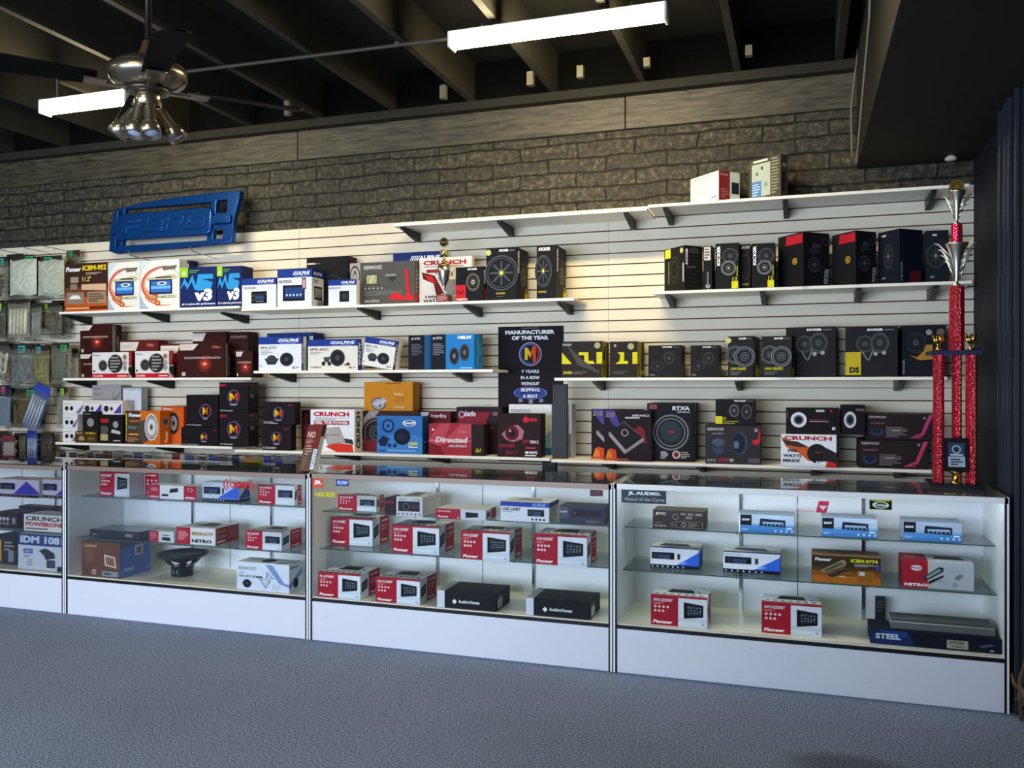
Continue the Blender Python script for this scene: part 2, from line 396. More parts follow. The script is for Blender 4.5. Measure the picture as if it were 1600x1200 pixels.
# ------------------------------------------------------------------ ceiling lights
def fixture(label, x0, x1, y, z, w, s):
    t = empty('fluorescent_light', ((x0+x1)/2, y, z), label, 'ceiling light', 'fluorescent ceiling lights')
    L = (x1-x0)/2
    link('housing', B(-L, -w*.46, .0755, L, w*.46, .09, .002), M('#e8e6da', .4), t)
    for sx in (-1, 1): link('end_cap', B(sx*L-.008, -w*.5, .0, sx*L+.008, w*.5, .09, .004), M('#e8e6da', .4), t)
    bm = bmesh.new(); prof = [(-w*.49, .075), (-w*.49, .045), (-w*.36, .012), (0, .004), (w*.36, .012), (w*.49, .045), (w*.49, .075)]
    a = [bm.verts.new((-L+.009, p, q)) for p, q in prof]; b = [bm.verts.new((L-.009, p, q)) for p, q in prof]
    for i in range(len(prof)-1): bm.faces.new((a[i], b[i], b[i+1], a[i+1]))
    bm.faces.new((a[0], a[-1], b[-1], b[0])); bm.faces.new(a); bm.faces.new(list(reversed(b)))
    bmesh.ops.recalc_face_normals(bm, faces=bm.faces)
    link('diffuser', bm, emit('#ffeaba', s), t)
    for sx in (-.7, .7): link('mounting_rod', tube(bmesh.new(), [(sx*L, 0, .088), (sx*L, 0, 3.50-z)], .006), M('#6b665a', .5, .5), t)
    return t
fixture('long bright ceiling light right of the fan, near top centre', ku(706)*4.50, ku(1041)*4.50, 4.50, 3.375, .10, 62)
fixture('shorter bright ceiling light left of the fan', -4.72, -4.03, 4.43, 3.27, .10, 55)
# extra ceiling lights added out of frame, over the shop floor
for x0, y0 in ((-6.8, 1.2), (-3.2, .4)): fixture('added unseen ceiling light over the open floor behind the camera' if y0 < 1 else 'added unseen ceiling light over the open floor at the far left', x0, x0+1.2, y0, 3.41, .15, 26)
# ------------------------------------------------------------------ slatwall
PITCH = .0762
SLAT = M('#e2d8bf', .55, 0, .03, 6); MDF = M('#6b3a2c', .8, 0, .15, 60)
def sheet(label, x0, x1, z1, rows):
    bm = bx(bmesh.new(), x0, 5.793, z1-rows*PITCH, x1, 5.7995, z1, 1)
    for i in range(rows):
        a, b = z1-(i+1)*PITCH+.004, z1-i*PITCH-.004
        if i == 0: b = z1
        y = 5.781
        v = [bm.verts.new(p) for p in ((x0+.0008,y,a),(x1-.0008,y,a),(x1-.0008,y,b),(x0+.0008,y,b),(x0+.0008,5.793,a),(x1-.0008,5.793,a),(x1-.0008,5.793,b),(x0+.0008,5.793,b))]
        bm.faces.new(v[:4]).material_index = 0
        bm.faces.new((v[0], v[4], v[5], v[1])).material_index = 1; bm.faces.new((v[3], v[2], v[6], v[7])).material_index = 1
        bm.faces.new((v[1], v[5], v[6], v[2])).material_index = 1; bm.faces.new((v[0], v[3], v[7], v[4])).material_index = 1
    return tag(link('slatwall_panel', bm, [SLAT, MDF]), label, 'slatwall panel', 'white slatwall panels on the back wall')
XS = [-8.48, -6.06, -3.65, -1.234, XR-.002]
for i, (a, b) in enumerate(zip(XS, XS[1:])):
    nm = ('behind the hanging bags at far left', 'under the blue tailgate panel', 'behind the small silver trophy', 'on the right behind the black subwoofer boxes')[i]
    lo = ('behind the lowest hanging packs at far left', 'behind the black and orange speaker boxes at lower left', 'behind the black award poster', 'on the right behind the lowest shelf')[i]
    sheet('upper white slatwall panel ' + nm, a, b, 2.692, 16)
    sheet('lower white slatwall panel ' + lo, a, b, 2.692-16*PITCH, 16)
# ------------------------------------------------------------------ wall shelves
SHELFM = M('#f4efe2', .35, 0, .03, 6); YS = 5.47
def shelf(label, u0, u1, z, yf=YS, br=(), x1=None, end=None, th=.019):
    x0 = ku(u0)*yf; x1 = ku(u1)*yf if x1 is None else x1
    t = empty('wall_shelf', ((x0+x1)/2, 5.77, z-th), label, 'wall shelf', 'white wall shelves')
    c = (x0+x1)/2
    link('board', B(x0-c, yf-5.77, 0, x1-c, .01, th, .002), SHELFM, t)
    for u in br:
        xx = ku(u)*5.77 - c; bm = bmesh.new(); D = 5.77-yf
        pr = [(.01, -.0005), (-D+.02, -.0005), (-D+.02, -.012), (-.03, -.065), (.01, -.065)]
        a = [bm.verts.new((xx-.014, p, q)) for p, q in pr]; b = [bm.verts.new((xx+.014, p, q)) for p, q in pr]
        bm.faces.new(a); bm.faces.new(list(reversed(b)))
        for i in range(5): bm.faces.new((a[i], b[i], b[(i+1) % 5], a[(i+1) % 5]))
        bmesh.ops.recalc_face_normals(bm, faces=bm.faces)
        link('bracket', bm, M('#17161a', .4, .3), t)
    return t
ZTT, ZTL1, ZTL2, ZTR, ZML1, ZML2, ZMR, ZBL1, ZBL2, ZBR = 2.628, 2.085, 2.06, 2.085, 1.55, 1.598, 1.54, 1.032, 1.015, 1.008
shelf('long top white shelf holding only the white box and the silver box', 1012, 1515, ZTT+.008, YS, (1049, 1228, 1449))
shelf('empty top white shelf above the small silver trophy', 614, 1011, ZTT-.008, YS, (654, 800, 990))
shelf('top left white shelf under the two tablet picture boxes', 92, 374, ZTL1, YS, (141, 262))
shelf('upper white shelf under the small silver trophy', 377, 897, ZTL2, YS-.03, (386, 592, 751, 892))
shelf('upper right white shelf under the red topped black subwoofer boxes', 1020, 1519, ZTR, YS, (1052, 1194, 1338, 1452))
shelf('middle left white shelf under the brown boxes with glowing emblem', 98, 392, ZML1, YS, (148, 270))
shelf('middle white shelf under the blue and white speaker boxes', 396, 770, ZML2, YS-.03, (460, 543, 624, 735))
shelf('middle right white shelf under the yellow striped boxes', 866, 1480, ZMR, YS, (943, 1156, 1400))
shelf('bottom left white shelf under the orange speaker boxes', 86, 362, ZBL1, YS, (136, 284))
shelf('bottom centre white shelf under the blue speaker kit box', 366, 859, ZBL2, YS-.05, (560, 700))
shelf('bottom right white shelf under the subwoofer and amplifier boxes', 861, 1456, ZBR, YS-.05, (960, 1100, 1270, 1400))
# black upright between the two bottom shelves
def upright(label, u0, u1, v0, v1, y, d):
    x0, x1 = ku(u0)*y, ku(u1)*y
    o = link('black_upright', B(0, 0, 0, x1-x0, d, zat(u0, v0, y)-zat(u0, v1, y), .003), M('#1a1b1f', .5, 0, .2, 30))
    o.location = (x0, y, zat(u0, v1, y)); return tag(o, label, 'post')
upright('tall black post standing between the award poster and the amplifier boxes', 863, 886, 595, 711, 5.50, .03).location.z = ZBR+.001
upright('short black post below the bottom shelf, under the tall black post', 847, 868, 717, 760, 5.50, .05).location.z = .80
# ------------------------------------------------------------------ glass showcases
YC, CD = 4.43, .52
GASK = M('#0d0d10', .5); LAM = M('#eceef2', .3, 0, .02, 4); LAMB = M('#e3e6ec', .35, 0, .03, 3); DECK = M('#e8e4d2', .35, 0, .03, 5)
def kick_mat():
    m, nt, b = new_mat('scuffed_laminate'); b.inputs['Roughness'].default_value = .32
    tc = nt.nodes.new('ShaderNodeTexCoord'); mp = nt.nodes.new('ShaderNodeMapping'); mp.inputs['Rotation'].default_value = (0, .5, 0); mp.inputs['Scale'].default_value = (9, 1, 30)
    n = nt.nodes.new('ShaderNodeTexNoise'); n.inputs['Scale'].default_value = 1.6; n.inputs['Detail'].default_value = 2
    nt.links.new(tc.outputs['Object'], mp.inputs[0]); nt.links.new(mp.outputs[0], n.inputs['Vector'])
    r = nt.nodes.new('ShaderNodeValToRGB'); e = r.color_ramp.elements
    e[0].position = .235; e[0].color = (*lin('#8d8d92'), 1); e[1].position = .27; e[1].color = (*lin('#dfe1e8'), 1)
    nt.links.new(n.outputs['Fac'], r.inputs[0]); nt.links.new(r.outputs[0], b.inputs['Base Color']); return m
KICK = kick_mat()
RAIL = M('#8f7a6e', .4, .2, .05, 10); RAILW = M('#f2f2f0', .3)
CHROME = M('#c9ccd0', .15, 1, .02, 10)
def showcase(label, x0, x1, ztop, shelves, rail, lamp=False):
    t = empty('glass_showcase', ((x0+x1)/2, YC, 0), label, 'display case', 'glass display cases in a row')
    L = (x1-x0)/2; zk = .228
    link('kick_panel', B(-L+.018, .002, 0, L-.018, CD-.02, zk, .001), KICK, t)
    link('deck', B(-L+.018, .006, zk+.018, L-.018, CD-.02, zk+.024), DECK, t)
    link('black_moulding', B(-L+.018, -.002, zk, L-.018, .02, zk+.017), GASK, t)
    for s, a in ((-1, -L), (1, L-.018)):
        p = link('side_panel', B(a, .003, 0, a+.018, CD, ztop-.006), LAM, t)
        bm = B(a+(.009 if s < 0 else 0), -.003, 0, a+(.018 if s < 0 else .009), .003, ztop-.004)
        link('edge_strip', bm, GASK, p)
        link('white_edge', B(a+(0 if s < 0 else .009), -.003, 0, a+(.009 if s < 0 else .018), .003, ztop-.004), RAILW, p)
    link('back_panel', B(-L+.018, CD-.02, 0, L-.018, CD, ztop-.03), LAMB, t)
    link('door_seam', B(-.004, CD-.0215, zk+.03, .0, CD-.0201, ztop-.03), M('#555a60', .5), t)
    link('front_glass', B(-L+.02, .0105, zk+.0175, L-.02, .0145, ztop-.0065), GLASS, t)
    link('counter_glass', B(-L+.001, .001, ztop-.006, L-.001, CD, ztop), GTOP, t)
    link('front_rail', B(-L+.002, -.003, ztop-.034, L-.002, .010, ztop-.0065, .001), rail, t)
    link('rear_rail', B(-L+.002, CD-.03, ztop-.03, L-.002, CD, ztop-.0065, .001), M('#d8d2bd', .4), t)
    for xs in (-L*.33, L*.36):
        link('shelf_standard', B(xs-.008, CD-.034, zk+.025, xs+.008, CD-.0205, ztop-.04), CHROME, t)
    for z, dp in shelves:
        g = link('glass_shelf', B(-L+.03, CD-.04-dp, z-.006, L-.03, CD-.036, z), GSHELF, t)
        link('glass_edge', B(-L+.03, CD-.0415-dp, z-.006, L-.03, CD-.04-dp, z), M('#3f5650', .15, 0, .1, 20), g)
        for xs in (-L*.33, L*.36): link('support_arm', B(xs-.003, CD-.04-dp+.05, z-.022, xs+.003, CD-.03, z-.0065), CHROME, g)
    if lamp:
        lm = link('case_lamp', tube(bmesh.new(), [(-L+.06, .026, ztop-.017), (L-.06, .026, ztop-.017)], .0075), emit('#e8f2ff', 13), t)
    return t
CX = [(-6.375, -4.560), (-4.552, -2.737), (-2.729, -.928), (-.920, .900)]
showcase('leftmost glass display case, cut off by the left edge', *CX[0], .966, [(.74, .34), (.50, .38)], RAIL)
showcase('glass display case holding the bare black woofer', *CX[1], .974, [(.760, .38), (.491, .42)], RAIL)
showcase('glass display case full of red and white car stereo boxes', *CX[2], .981, [(.742, .38), (.528, .42)], RAIL)
showcase('rightmost glass display case under the tall red trophy', *CX[3], .985, [(.737, .34), (.516, .38)], RAILW, True)
# ------------------------------------------------------------------ ceiling fan
def fan():
    cx, cy = -2.65, 3.02
    t = empty('ceiling_fan', (cx, cy, 2.80), 'bronze ceiling fan with four spotlights hanging at upper left', 'ceiling fan')
    BZ = M('#8d8372', .28, .9, .08, 8); DK = M('#15120f', .4, .2)
    link('downrod', tube(bmesh.new(), [(0, 0, .14), (0, 0, .96)], .014, 12), DK, t, smooth=True)
    link('canopy', lathe(bmesh.new(), [(.02, .88), (.06, .90), (.07, .97)], 24), BZ, t, smooth=True)
    link('rod_collar', lathe(bmesh.new(), [(.055, .085), (.045, .10), (.030, .13), (.022, .16), (.018, .165)], 24), M('#7a5a44', .35, .7), t, smooth=True)
    m = link('motor_housing', lathe(bmesh.new(), [(.05, .09), (.10, .078), (.142, .055), (.150, .042), (.152, .038), (.158, .034), (.160, .010), (.150, -.012), (.115, -.034), (.08, -.042), (.06, -.044)], 48), BZ, t, smooth=True)
    link('housing_seam', lathe(bmesh.new(), [(.148, .047), (.156, .045), (.156, .039), (.148, .037)], 48), DK, m, smooth=True)
    link('flywheel', lathe(bmesh.new(), [(.075, -.044), (.09, -.048), (.088, -.056), (.06, -.062), (.05, -.062)], 32), M('#5b5550', .3, .8), t, smooth=True)
    link('switch_housing', lathe(bmesh.new(), [(.05, -.060), (.056, -.066), (.055, -.115), (.045, -.122), (.018, -.125), (.018, -.14)], 28), M('#b9aa86', .22, .95), t, smooth=True)
    for k in range(4):
        a = math.radians(30+90*k) + YAW
        rot = Matrix.Rotation(a, 4, 'Z')
        bm = bmesh.new(); n = 8; pts = []
        for i in range(n+1):
            s = i/n; pts.append((.20+.44*s, -(.052+.018*s)))
        tip = [(.66, -.045), (.672, 0), (.66, .045)]
        out = pts + tip + [(p, -q) for p, q in reversed(pts)]
        lo = [bm.verts.new((p, q, -.03 + q*.2)) for p, q in out]; hi = [bm.verts.new((p, q, -.024 + q*.2)) for p, q in out]
        bm.faces.new(list(reversed(lo))); bm.faces.new(hi)
        for i in range(len(out)): j = (i+1) % len(out); bm.faces.new((lo[i], lo[j], hi[j], hi[i]))
        bmesh.ops.transform(bm, matrix=rot, verts=bm.verts)
        b = link('blade', bm, M('#070504', .7, 0, .2, 30, .1), t)
        bm = bmesh.new(); bx(bm, .07, -.016, -.052, .17, .016, -.044, 0, .002); bx(bm, .16, -.04, -.046, .25, .04, -.037, 0, .003)
        bmesh.ops.transform(bm, matrix=rot, verts=bm.verts)
        link('blade_iron', bm, BZ, b)
    for k, (a, tilt) in enumerate(((190, 36), (255, 18), (300, 20), (15, 34))):
        aa = math.radians(a) + YAW
        Mx = Matrix.Translation((.050*math.cos(aa), .050*math.sin(aa), -.135)) @ Matrix.Rotation(aa, 4, 'Z') @ Matrix.Rotation(math.radians(180-tilt), 4, 'Y')
        bm = lathe(bmesh.new(), [(.012, -.008), (.022, .0), (.025, .006), (.028, .07), (.033, .076), (.038, .082), (.042, .135), (.038, .135), (.035, .12)], 24, 0, Mx)
        tube(bm, [(0, 0, -.128), (.03*math.cos(aa), .03*math.sin(aa), -.132), (.052*math.cos(aa), .052*math.sin(aa), -.142)], .009, 8)
        s = link('spotlight', bm, M('#a39a86', .25, .9, .05, 12), t, smooth=True)
        link('bulb', lathe(bmesh.new(), [(.01, .112), (.033, .114), (.035, .119), (.025, .126), (.01, .129)], 20, 0, Mx), M('#b8bcd0', .2), s, smooth=True)
fan()
# ------------------------------------------------------------------ blue tailgate style panel
def tailgate():
    BL = M('#16488e', .24, .6, .15, 60)
    xl, xr = ku(183)*5.66, ku(380)*5.66; w = xr-xl; zb = 2.575
    t = empty('tailgate_panel', (xl, 5.60, zb), 'glossy blue truck panel with cut slots leaning above the white slatwall', 'truck panel')
    t.rotation_euler = (math.radians(-6), 0, 0)
    rot = Matrix.Rotation(math.pi/2, 4, 'X')
    def rr(x0, y0, x1, y1, r=.02):
        o = []
        for cx, cy, a0 in ((x1-r, y1-r, 0), (x0+r, y1-r, 90), (x0+r, y0+r, 180), (x1-r, y0+r, 270)):
            for k in range(4): a = math.radians(a0+30*k); o.append((cx+r*math.cos(a), cy+r*math.sin(a)))
        return o
    H = .385
    outer = [(0, .0), (.0, .20), (.02, .31), (.05, .335), (.3, .372), (.6, .392), (.9, .402), (w-.02, .405), (w+.0, .40), (w-.02, .3), (w-.045, .2), (w-.045, .08), (w-.05, .012), (w-.3, -.002), (.4, -.012), (.06, -.02)]
    ring = [outer, rr(.075, .045, w-.13, .10, .012), rr(.06, .285, w-.16, .335, .012), rr(.055, .03, .11, .12, .01)]
    ring = [outer, rr(.115, .028, w-.27, .088, .012), rr(.115, .270, w-.25, .342, .012), rr(.05, .025, .098, .115, .012), rr(.05, .215, .10, .325, .012),
            rr(w-.225, .035, w-.125, .125, .012), rr(w-.215, .240, w-.105, .352, .012)]
    bm = plate(ring, .018, .006); bmesh.ops.transform(bm, matrix=rot, verts=bm.verts)
    link('frame', bm, BL, t, smooth=False)
    bm = plate([rr(.10, .085, w-.235, .275, .03)], .010, .014); bmesh.ops.transform(bm, matrix=Matrix.Translation((0, -.03, 0)) @ rot, verts=bm.verts)
    link('centre_bar', bm, BL, t)
    bm = plate([rr(.02, .135, .14, .16, .01)], .012, .006)
    bmesh.ops.transform(bm, matrix=Matrix.Translation((0, -.03, 0)) @ rot, verts=bm.verts); link('side_rib', bm, BL, t)
    bm = plate([rr(w-.28, .16, w-.06, .215, .01)], .012, .006)
    bmesh.ops.transform(bm, matrix=Matrix.Translation((0, -.03, 0)) @ rot, verts=bm.verts); link('side_rib', bm, BL, t)
    # four pressed letters across the bar
    x = .15; lw = (w-.24-.10-.12)/4
    S = [[(0,0),(.22,0),(.22,.38),(.8,.38),(.8,.6),(.22,.6),(.22,.78),(.95,.78),(.95,1),(0,1)],
         [(0,0),(1,0),(1,1),(0,1)], [(0,0),(.2,0),(.2,.36),(.5,.36),(.75,0),(1,0),(.75,.4),(.98,.5),(.98,1),(0,1)], [(0,0),(.8,0),(1,.2),(1,.8),(.8,1),(0,1)]]
    Hh = [None, [(.24,.24),(.76,.24),(.76,.76),(.24,.76)], [(.22,.58),(.74,.58),(.74,.8),(.22,.8)], [(.22,.22),(.74,.22),(.78,.3),(.78,.7),(.74,.78),(.22,.78)]]
    for i in range(4):
        f = lambda pts: [(x+i*(lw+.012)+p*lw, .125+q*.115) for p, q in pts]
        sp = [f(S[i])] + ([f(Hh[i])] if Hh[i] else [])
        bm = plate(sp, .006, .004); bmesh.ops.transform(bm, matrix=Matrix.Translation((0, -.056, 0)) @ rot, verts=bm.verts)
        link('raised_letter', bm, BL, t)
tailgate()
for u in (232, 328):
    xx = ku(u)*5.7
    bm = tube(bmesh.new(), [(xx, 5.785, 2.50), (xx, 5.62, 2.51), (xx, 5.50, 2.515), (xx, 5.47, 2.55)], .004)
    tag(link('peg_hook', bm, CHROME), 'metal hook under the %s end of the blue truck panel' % ('left' if u < 300 else 'right'), 'hook')
# ------------------------------------------------------------------ trophies
GOLD = M('#d9b85a', .2, 1, .05, 10); SILV = M('#dfd9c8', .28, 1, .05, 10)
def foil():
    m, nt, b = new_mat('red_prism_foil'); b.inputs['Metallic'].default_value = .75; b.inputs['Roughness'].default_value = .25
    tc = nt.nodes.new('ShaderNodeTexCoord'); v = nt.nodes.new('ShaderNodeTexVoronoi'); v.inputs['Scale'].default_value = 110
    nt.links.new(tc.outputs['Object'], v.inputs['Vector'])
    r = nt.nodes.new('ShaderNodeValToRGB'); e = r.color_ramp.elements; e[0].color = (*lin('#c81230'), 1); e[1].color = (*lin('#e84860'), 1)
    nt.links.new(v.outputs['Color'], r.inputs[0]); nt.links.new(r.outputs[0], b.inputs['Base Color'])
    bp = nt.nodes.new('ShaderNodeBump'); bp.inputs['Strength'].default_value = .6; bp.inputs['Distance'].default_value = .003
    nt.links.new(v.outputs['Distance'], bp.inputs['Height']); nt.links.new(bp.outputs[0], b.inputs['Normal']); return m
FOIL = foil()
def tall_trophy():
    t = empty('tall_trophy', (.735, 4.80, .9856), 'very tall red column trophy with silver cups on the right display case', 'trophy')
    BK = M('#17131a', .15)
    link('base', B(-.125, -.10, 0, .115, .12, .022, .004), BK, t)
    def column(x, y, z0, z1, r, gold_at):
        bm = bmesh.new(); lathe(bm, [(r, z0), (r, z1)], 8, 0, Matrix.Translation((x, y, 0)) @ Matrix.Rotation(math.pi/8, 4, 'Z'))
        c = link('column', bm, FOIL, t)
        bm = bmesh.new(); z = z0+.01; a = gold_at
        px, py = x + r*.98*math.cos(a), y + r*.98*math.sin(a)
        while z < z1-.01:
            lathe(bm, [(.001, z), (.0062, z+.006), (.001, z+.012)], 6, 0, Matrix.Translation((px, py, 0))); z += .026
        lathe(bm, [(.0026, z0), (.0026, z1)], 6, 0, Matrix.Translation((px, py, 0)))
        link('gold_beading', bm, GOLD, c)
    A = math.radians
    column(-.078, -.03, .022, .655, .027, A(-88)); column(.068, -.03, .022, .655, .027, A(-60)); column(.02, .075, .022, .655, .024, A(-60))
    column(.01, .01, .677, 1.0, .036, A(-100))
    link('platform', B(-.12, -.075, .655, .115, .115, .677, .004), M('#2b2f4a', .2), t)
    for x in (-.078, .068):
        bm = lathe(bmesh.new(), [(.016, .677), (.016, .687), (.006, .695), (.010, .71), (.004, .72)], 14, 0, Matrix.Translation((x, -.03, 0)))
        for k in range(6):
            a = k*math.pi/3
            tube(bm, [(x, -.03, .705), (x+.018*math.cos(a), -.03+.012*math.sin(a), .73), (x+.026*math.cos(a+.3), -.03+.014*math.sin(a), .755+.008*(k % 2))], [.006, .009, .003], 6)
        link('gold_finial', bm, GOLD, t, smooth=True)
    X, Y = .01, .01
    def cup(z, s, wings, nm):
        bm = lathe(bmesh.new(), [(.018*s, 0), (.020*s, .006*s), (.006*s, .018*s), (.010*s, .03*s), (.012*s, .07*s), (.022*s, .12*s), (.036*s, .165*s), (.048*s, .19*s), (.050*s, .196*s), (.044*s, .196*s), (.03*s, .17*s)], 28, 0, Matrix.Translation((X, Y, z)))
        c = link(nm, bm, SILV, t, smooth=True)
        for sg in (-1, 1):
            bm = bmesh.new()
            for q in range(wings):
                z0 = z+(.055+.028*q)*s
                tube(bm, [(X+sg*.012*s, Y, z0-.02*s), (X+sg*(.024+.007*q)*s, Y, z0+.02*s), (X+sg*(.038+.012*q)*s, Y, z0+.055*s), (X+sg*(.052+.013*q)*s, Y, z0+.060*s)], [.003*s, .005*s, .0045*s, .005*s], 6)
            link('wing_handle', bm, SILV, c, smooth=True)
    cup(1.0, 1.1, 4, 'silver_cup')
    bm = lathe(bmesh.new(), [(.026, 1.215), (.026, 1.31)], 8, 0, Matrix.Translation((X, Y, 0))); link('small_column', bm, FOIL, t)
    cup(1.31, .85, 3, 'upper_cup')
    bm = bmesh.new()
    for k in range(20):
        a = k*math.pi/10
        bx(bm, X-.005, -.005, -.004, X+.005, .005, .004)
    bm.free(); bm = bmesh.new(); n = 40
    f = [bm.verts.new((X+(.036 if i % 2 else .032)*math.cos(2*math.pi*i/n), Y-.006, 1.50+(.040 if i % 2 else .036)*math.sin(2*math.pi*i/n))) for i in range(n)]
    g = [bm.verts.new((v.co.x, Y+.006, v.co.z)) for v in f]; bm.faces.new(f); bm.faces.new(list(reversed(g)))
    for i in range(n): bm.faces.new((f[i], g[i], g[(i+1) % n], f[(i+1) % n]))
    mats = [GOLD]
    art(bm, O(.5, .5, .42, .04, '#8a6a20') + R(.35, .42, .65, .5, '#8a6a20') + R(.38, .55, .62, .6, '#8a6a20'), .07, .07, lambda x, y, o: (X-.035+x, Y-.006-o, 1.465+y), mats)
    link('medallion', bm, mats, t)
    # plaque on its little gold foot
    bm = lathe(bmesh.new(), [(.03, .022), (.03, .028), (.012, .034), (.02, .05), (.010, .06), (.03, .075), (.036, .08)], 20, 0, Matrix.Translation((-.005, -.07, 0)))
    link('plaque_foot', bm, GOLD, t, smooth=True)
    bm = bmesh.new(); bx(bm, -.055, -.008, 0, .055, .008, .165, 0, .003); mats = [BK]
    art(bm, R(.16, .14, .84, .86, '#9aa6b4') + R(.16, .45, .84, .86, '#2c3c50') + C(.5, .66, .13, '#8798a8') + C(.5, .66, .08, '#22303f') + R(.24, .48, .76, .52, '#c9d3dc') + LN(.26, .2, .74, .38, 3, '#1d2a38'), .11, .165, lambda x, y, o: (x-.055, -.008-o, y), mats)
    bmesh.ops.transform(bm, matrix=Matrix.Translation((-.005, -.085, .08)) @ Matrix.Rotation(math.radians(-8), 4, 'X'), verts=bm.verts)
    link('plaque', bm, mats, t)
tall_trophy()
def small_trophy():
    x = ku(694)*5.50
    t = empty('small_trophy', (x, 5.50, ZTL2+.001), 'small silver cup trophy with round gold topper on the upper shelf', 'trophy')
    mats = [M('#7a2f28', .3)]; bm = bx(bmesh.new(), -.045, -.04, 0, .045, .04, .052, 0, .003)
    art(bm, LN(.1, .2, .9, .8, 4, '#c98f80'), .09, .052, lambda a, b, o: (a-.045, -.04-o, b), mats)
    link('base', bm, mats, t)
    link('silver_cup', lathe(bmesh.new(), [(.024, .052), (.024, .058), (.008, .066), (.006, .08), (.012, .086), (.006, .094), (.016, .12), (.034, .165), (.043, .21), (.047, .252), (.040, .252), (.03, .20)], 32), SILV, t, smooth=True)
    bm = bmesh.new()
    for sg in (-1, 1): tube(bm, [(sg*.043, 0, .24), (sg*.062, 0, .235), (sg*.058, 0, .19), (sg*.03, 0, .15)], .004, 8)
    link('handles', bm, SILV, t, smooth=True)
    link('lid', lathe(bmesh.new(), [(.042, .253), (.04, .262), (.015, .275), (.006, .285), (.012, .30), (.005, .315), (.005, .33)], 24), GOLD, t, smooth=True)
    bm = bmesh.new()
    for k in range(5):
        a = math.pi*(k+.5)/5; tube(bm, [(0, 0, .325), (.02*math.cos(a), 0, .335+.02*math.sin(a)), (.036*math.cos(a), 0, .352+.016*math.sin(a))], [.005, .007, .003], 6)
    link('leaf_crown', bm, GOLD, t, smooth=True)
    bm = lathe(bmesh.new(), [(.034, -.006), (.034, .006)], 28, 0, Matrix.Translation((0, 0, .415)) @ Matrix.Rotation(math.pi/2, 4, 'X')); mats = [GOLD]
    art(bm, C(.5, .5, .40, '#1b1712') + R(.2, .45, .8, .56, '#8a6f2e'), .068, .068, lambda a, b, o: (a-.034, -.006-o, .381+b), mats)
    link('medallion', bm, mats, t)
small_trophy()
# ------------------------------------------------------------------ hanging bags at far left
def film(tint, op):
    m = bpy.data.materials.new('plastic_film'); m.use_nodes = True; nt = m.node_tree; b = nt.nodes['Principled BSDF']
    b.inputs['Base Color'].default_value = (*lin(tint), 1); b.inputs['Roughness'].default_value = .18
    tc = nt.nodes.new('ShaderNodeTexCoord'); n = nt.nodes.new('ShaderNodeTexNoise'); n.inputs['Scale'].default_value = 22; n.inputs['Detail'].default_value = 4; n.inputs['Distortion'].default_value = 1.2
    nt.links.new(tc.outputs['Object'], n.inputs['Vector'])
    bp = nt.nodes.new('ShaderNodeBump'); bp.inputs['Strength'].default_value = .8; bp.inputs['Distance'].default_value = .02
    nt.links.new(n.outputs['Fac'], bp.inputs['Height']); nt.links.new(bp.outputs[0], b.inputs['Normal'])
    t = nt.nodes.new('ShaderNodeBsdfTransparent'); mx = nt.nodes.new('ShaderNodeMixShader'); mx.inputs[0].default_value = op
    nt.links.new(t.outputs[0], mx.inputs[1]); nt.links.new(b.outputs[0], mx.inputs[2]); nt.links.new(mx.outputs[0], nt.nodes['Material Output'].inputs[0])
    return m
def blob(bm, w, h, d, amp, seed, nx=9, nz=12, taper=0):
    rnd = random.Random(seed); f = []; b = []
    for j in range(nz+1):
        rf = []; rb = []
        for i in range(nx+1):
            s, t = i/nx, j/nz
            k = (max(0, math.sin(math.pi*s))**.5)*(max(0, math.sin(math.pi*t))**.5)
            xx = (s-.5)*w*(1 - taper*t); zz = (t-.5)*h + .012*math.sin(7*s+seed)*(t-.5)
            e = .0 if k < .01 else rnd.uniform(-amp, amp)
            rf.append(bm.verts.new((xx + rnd.uniform(-amp, amp)*.3, -d/2*k - e - .0015, zz))); rb.append(bm.verts.new((xx, d/2*k + .0015, zz)))
        f.append(rf); b.append(rb)
    for j in range(nz):
        for i in range(nx):
            bm.faces.new((f[j][i], f[j][i+1], f[j+1][i+1], f[j+1][i])); bm.faces.new((b[j][i], b[j+1][i], b[j+1][i+1], b[j][i+1]))
    for j in range(nz):
        bm.faces.new((f[j][0], f[j+1][0], b[j+1][0], b[j][0])); bm.faces.new((f[j][nx], b[j][nx], b[j+1][nx], f[j+1][nx]))
    for i in range(nx):
        bm.faces.new((f[0][i], b[0][i], b[0][i+1], f[0][i+1])); bm.faces.new((f[nz][i], f[nz][i+1], b[nz][i+1], b[nz][i]))
    return bm
FILMS = {}
